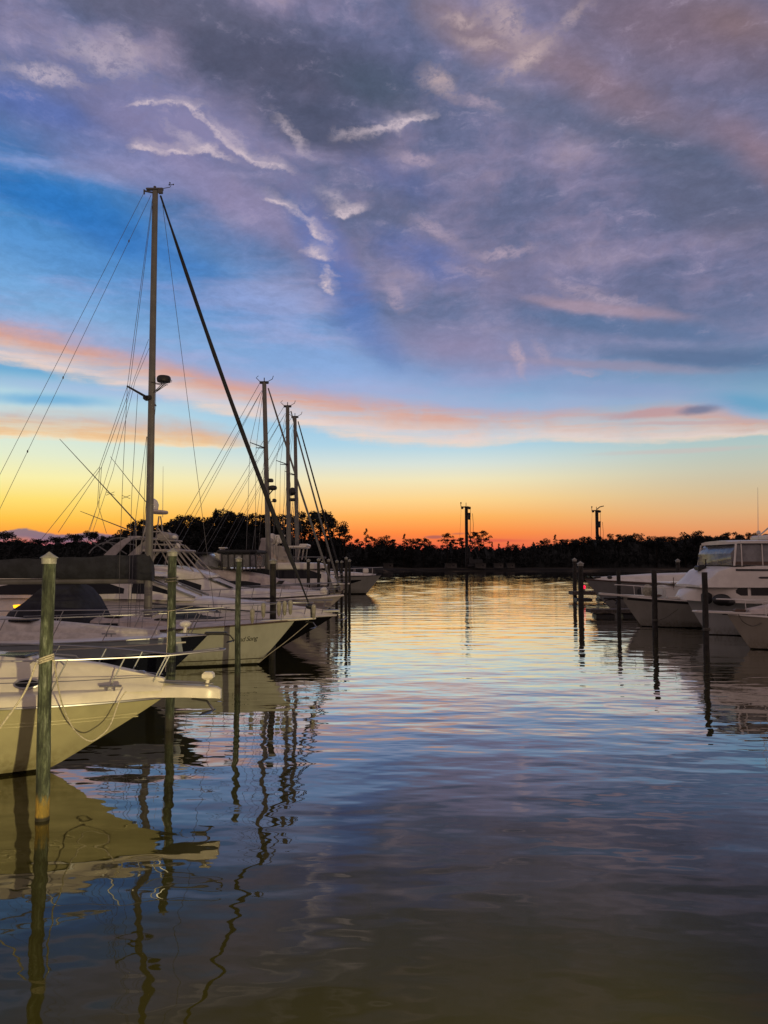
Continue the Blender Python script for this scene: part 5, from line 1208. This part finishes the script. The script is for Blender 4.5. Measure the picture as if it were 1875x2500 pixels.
desc = ['leftmost of the thin capped pilings beyond the white sailboat bow', 'capped piling under the yacht with the arch, second of the far left row', 'third capped piling of the far left row', 'fourth capped piling of the far left row, slim',
        'small capped piling hidden half behind the pale big capped one', 'tallest capped piling of the far cluster with the biggest white cap', 'rightmost capped piling of the far left cluster']
for (x, t, w_), d in zip(LP, desc): pile(x, t, w_, .2, M['pileb'], d)
pile(1404, 1362, 1463, .36, M['pileb'], 'farther of the two capped pilings at the end of the right dock')
pile(1419, 1370, 1494, .38, M['pileb'], 'thick capped piling at the right dock end, nearer of the pair')
pile(1512, 1392, 1518, .24, M['pileb'], 'flat topped piling at the grey hull on the right, leftmost without cap', cap=False)
pile(1600, 1392, 1545, .26, M['pileb'], 'flat topped piling in front of the dark striped white boat on the right', cap=False)
pile(1725, 1397, 1592, .225, M['pileb'], 'tall flat topped piling crossing the right yacht and beige boat', cap=False)
pile(1657, 1364, 1470, .34, M['pileb'], 'capped piling rising behind the grey boat cabin top on the right')

# ------------------------------------------------------------------ ropes
def rope(name, label, pts, r, m, cat='rope', n=6):
    # smooth the polyline
    pts = [Vector(p) for p in pts]; q = []
    for i in range(len(pts) - 1):
        p0, p1_, p2_, p3_ = pts[max(i - 1, 0)], pts[i], pts[i + 1], pts[min(i + 2, len(pts) - 1)]
        for k in range(6):
            t = k / 6; q.append(.5 * ((2 * p1_) + (p2_ - p0) * t + (2 * p0 - 5 * p1_ + 4 * p2_ - p3_) * t * t + (3 * p1_ - p0 - 3 * p2_ + p3_) * t ** 3))
    q.append(pts[-1]); mb = MB(); mb.tube(q, r, n); o = mb.build(name, m, smooth=True)
    return tag(o, label, cat)
c1 = p1.location; wrap = []
zt = P(110, 1618, Y1).z
for i in range(37):
    a = 2 * pi * i / 12; wrap.append((c1.x + .100 * cos(a), c1.y + .100 * sin(a), zt + .09 * (i / 36) + .03 * cos(a)))
mbw = MB(); mbw.tube(wrap, .013, 6)
o = mbw.build('mooring_rope', M['rope'], smooth=True); tag(o, 'cream rope wound several turns round the nearest green piling', 'rope')
rope('mooring_rope', 'cream rope running from the nearest piling down left across the cream hull', [Vector((c1.x - .12, c1.y - .05, zt)), P(60, 1690, 10.6), P(0, 1776, 10.5), P(-60, 1850, 10.6)], .014, M['rope'])
rope('mooring_rope', 'slack cream rope hanging in a loop under the foreground bow from its cleat', [Vector((c1.x + .11, c1.y, zt + .02)), P(150, 1712, 11.6), P(180, 1780, 12.0), P(218, 1809, 12.3), P(248, 1795, 12.4), P(270, 1768, 12.5), P(290, 1715, 12.6), P(308, 1687, 12.65)], .011, M['rope'])
rope('mooring_rope', 'thin line from the sailboat bow down to the water at its stem', [P(752, 1522, 26.8), P(700, 1565, 26.6), P(656, 1598, 26.4), P(632, 1618, 26.3)], .012, M['rope'])
rope('mooring_rope', 'thin cream line tied round the second green piling and hanging to the deck', [P(372, 1507, 17.2), P(394, 1494, 16.8), P(411, 1492, 16.35), P(430, 1489, 16.5), P(470, 1480, 17.5)], .009, M['rope'])
rope('mooring_rope', 'cream line hanging straight down in front of the second piling', [P(411, 1492, 16.35), P(409, 1550, 16.3), P(404, 1640, 16.0)], .008, M['rope'])
rope('mooring_rope', 'dark rope looping below the bow rail of the beige boat at the right edge', [P(1803, 1500, 31), P(1812, 1516, 31), P(1828, 1526, 31), P(1842, 1528, 31), P(1860, 1520, 31), P(1872, 1505, 31), P(1885, 1490, 31)], .018, M['drope'])
rope('mooring_rope', 'dark line from the flat topped piling to the striped white boat', [P(1601, 1516, 38.4), P(1625, 1508, 40), P(1655, 1488, 41)], .016, M['drope'])
for px, py, Yy, lb in ((1725, 1540, 30.0, 'the tall flat topped piling'), (1600, 1517, 38.4, 'the piling before the striped boat'), (418, 1424, 16.5, 'the second green piling')):
    c = P(px, py, Yy); mb = MB(); rr = .135
    mb.tube([(c.x + rr * cos(i * pi / 6), c.y + rr * sin(i * pi / 6), c.z + .01 * i / 2) for i in range(25)], .02, 5); o = mb.build('rope_ring', M['drope'], smooth=True); tag(o, 'dark rope ring round ' + lb, 'rope')

# ------------------------------------------------------------------ docks, marker, lamps
def dock(label, px0, px1, py, Y, wdt, zt, thick=.35):
    a = P(px0, py, Y); b_ = P(px1, py, Y); t = thing('finger_dock', label, 'dock', ((a.x + b_.x) / 2, Y, 0))
    L_ = b_.x - a.x; mb = MB(); n = int(L_ / .16)
    for i in range(n): mb.box((-L_ / 2 + (i + .5) * L_ / n, 0, zt - .02), (L_ / n - .015, wdt, .04))
    mb.build('planking', M['wood'], t)
    mb = MB(); mb.box((0, -wdt / 2 + .05, zt - .04 - thick / 2), (L_, .1, thick)); mb.box((0, wdt / 2 - .05, zt - .04 - thick / 2), (L_, .1, thick)); mb.box((-L_ / 2 + .05, 0, zt - .045 - thick / 2), (.09, wdt - .22, thick - .02)); mb.build('fascia', M['wood'], t)
    mb = MB()
    for k in range(3): mb.box((-L_ / 2 + L_ * (.18 + .32 * k), 0, .02), (L_ * .22, wdt - .3, .34), bev=.05)
    mb.build('float', M['dark'], t); return t
dock('finger dock beside the two capped pilings, farther one at the red marker', 1393, 1560, 1441, 72, 1.6, .85, .30)
dock('low finger dock with pale edge under the grey boat bow on the right', 1436, 1640, 1487, 50.5, 1.3, .50, .2)
c = P(1431, 1440, 70); t = thing('marker_light', 'small red marker light glowing on the far finger dock', 'light', (c.x, 70.6, .85))
mb = MB(); mb.tube([(0, 0, 0), (0, 0, .25)], .06, 8); mb.box((0, 0, .02), (.3, .3, .04)); mb.build('stand', M['dark'], t)
mb = MB(); mb.ellipsoid((0, 0, .42), (.12, .12, .19), 12, 10); mb.build('lens', emis('red_light_lens', (240, 30, 66), 1.6), t, smooth=True)
c = P(48, 1480, 30); t = thing('cabin_lamp', 'lit yellow table lamp seen at the left edge left of the navy dodger', 'lamp', (c.x, 30, c.z - .25))
mb = MB(); mb.tube([(0, 0, 0), (0, 0, .2)], .03, 6); mb.ellipsoid((0, 0, .02), (.1, .1, .03)); mb.build('stand', M['rub'], t)
mb = MB(); mb.loft([ringe((0, 0, z), r_, r_, 12) for z, r_ in ((.0, .05), (.14, .10), (.20, .22), (.30, .24))]); mb.build('lamp_shade', emis('lit_lamp_shade', (255, 176, 30), 2.2), t, smooth=True)

# pile driving rigs beyond the far shore trees
def rigm(label, px, ytop, Y, jib):
    x = (px - CX) / F * Y; H = P(px, ytop, Y).z; t = thing('piling_rig', label, 'construction rig', (x, Y, 1.5)); H -= 1.5
    mb = MB(); w_ = .42
    for a in (-w_, w_):
        for b_ in (-w_, w_): mb.tube([(a, b_, 0), (a, b_, H - 1.6)], .17, 5)
    z = 0
    while z < H - 3:
        mb.tube([(-w_, -w_, z), (w_, -w_, z + 1.3)], .12, 4); mb.tube([(w_, -w_, z), (-w_, -w_, z + 1.3)], .12, 4); mb.tube([(-w_, w_, z + 1.3), (w_, w_, z)], .12, 4); z += 1.3
    mb.box((0, 0, (H - 1.6) / 2), (.5, .5, H - 1.7)); mb.build('leader_mast', M['rig'], t)
    mb = MB(); mb.box((-.5, 0, H - 1.9), (3.2, 1.4, .4), bev=.1); mb.box((-1.6, 0, H - 2.2), (.8, 1.0, 1.0), bev=.1); mb.box((1.2, 0, H - 2.3), (1.0, 1.2, 1.0), bev=.2); mb.tube([(-.1, 0, H - 1.6), (-.1, 0, H - .2)], .12, 5)
    mb.tube([(-2.1, 0, H - 1.7), (-2.2, 0, H - .1)], .13, 5); mb.ellipsoid((-2.1, 0, H - .3), (.3, .3, .35), 8, 6)
    if jib: mb.tube([(0, 0, H - 1.4), (1.4, 0, H - .3), (3.1, 0, H + .1)], .22, 5)
    mb.build('crown_block', M['rig'], t)
    mb = MB(); hz = H - (5.8 if not jib else 8.2); mb.box((1.1, 0, hz), (.8, 1.0, 2.2), bev=.2); mb.box((1.0, 0, hz + 1.3), (1.2, 1.0, .7), bev=.2); mb.build('hammer', M['rig'], t)
    mb = MB(); mb.tube([(1.6, 0, H - 2.2), (1.6, 0, hz)], .07, 4); mb.tube([(1.5, 0, hz), (1.3, 0, 3)], .12, 5); mb.tube([(2.4, 0, hz + 1.4), (2.7, 0, hz - 3), (2.3, 0, 3)], .08, 4); mb.tube([(-2.0, 0, H - 2.3), (-3.2, 0, 2)], .035, 4); mb.build('cable', M['rig'], t)
    mb = MB()
    for yy in (-1.7, 1.7): mb.box((3.2, yy, .55), (5.6, .8, 1.1), bev=.35)
    mb.box((3.4, 0, 2.1), (5.2, 3.0, 1.9), bev=.2); mb.box((1.6, -1.0, 3.2), (1.4, 1.1, 1.2), bev=.15); mb.tube([(4.6, 0, 3), (.4, 0, H * .55)], .2, 5); mb.build('crawler', M['rig'], t)
    return t
rigm('tall dark pile driving rig in the middle of the sky gap, left of the two', 1139, 1226, 296, False)
rigm('dark pile driving rig on the right with a bent jib at its top', 1458, 1236, 330, True)
rs_ = random.Random(4)
for i, (px, wd, lb) in enumerate([(948, 3.5, 'low dull shed left of the tall rig on the far shore'), (1100, 4.5, 'long low site trailer just left of the tall rig foot'), (1172, 4, 'low site trailer just right of the tall rig foot'), (1216, 3.4, 'small pale site box, second right of the tall rig'), (1245, 3, 'smallest dull site box farthest right of the tall rig')]):
    Yy = 292 + i * .6; x = (px - CX) / F * Yy; t = thing('site_trailer', lb, 'site trailer', (x, Yy, .9), .05, 'site trailers on the far shore')
    mb = MB(); mb.box((0, 0, 1.2), (wd, 2.2, 1.9), bev=.05); mb.build('body', M['shed'], t); mb = MB(); mb.box((0, 0, 2.22), (wd + .3, 2.5, .12), bev=.04); mb.build('roof', M['shed'], t)
    mb = MB(); mb.box((wd * .2, -1.12, 1.3), (wd * .2, .04, .6)); mb.build('window', M['glass'], t)

# ------------------------------------------------------------------ the dock lamp whose light falls on the near bow and piling
t = thing('dock_lamp', 'low dock pedestal lamp behind the viewer lighting the cream bow', 'lamp', (2.87, -1.5, 0))
mb = MB(); mb.box((0, 0, .55), (.24, .24, 1.1), bev=.03); mb.build('pedestal', M['gel'], t)
mb = MB(); mb.box((0, 0, 1.66), (.34, .34, .06), bev=.02); mb.build('lamp_cap', M['gel'], t)
ld = bpy.data.lights.new('lamp_bulb', 'SPOT'); ld.energy = 8600; ld.color = (1.0, .80, .38); ld.shadow_soft_size = .08; ld.spot_size = R(82); ld.spot_blend = .5
lo = bpy.data.objects.new('lamp_bulb', ld); COL.objects.link(lo); lo.parent = t; lo.location = (0, 0, 1.42); lo.rotation_euler = (R(88), 0, R(34))
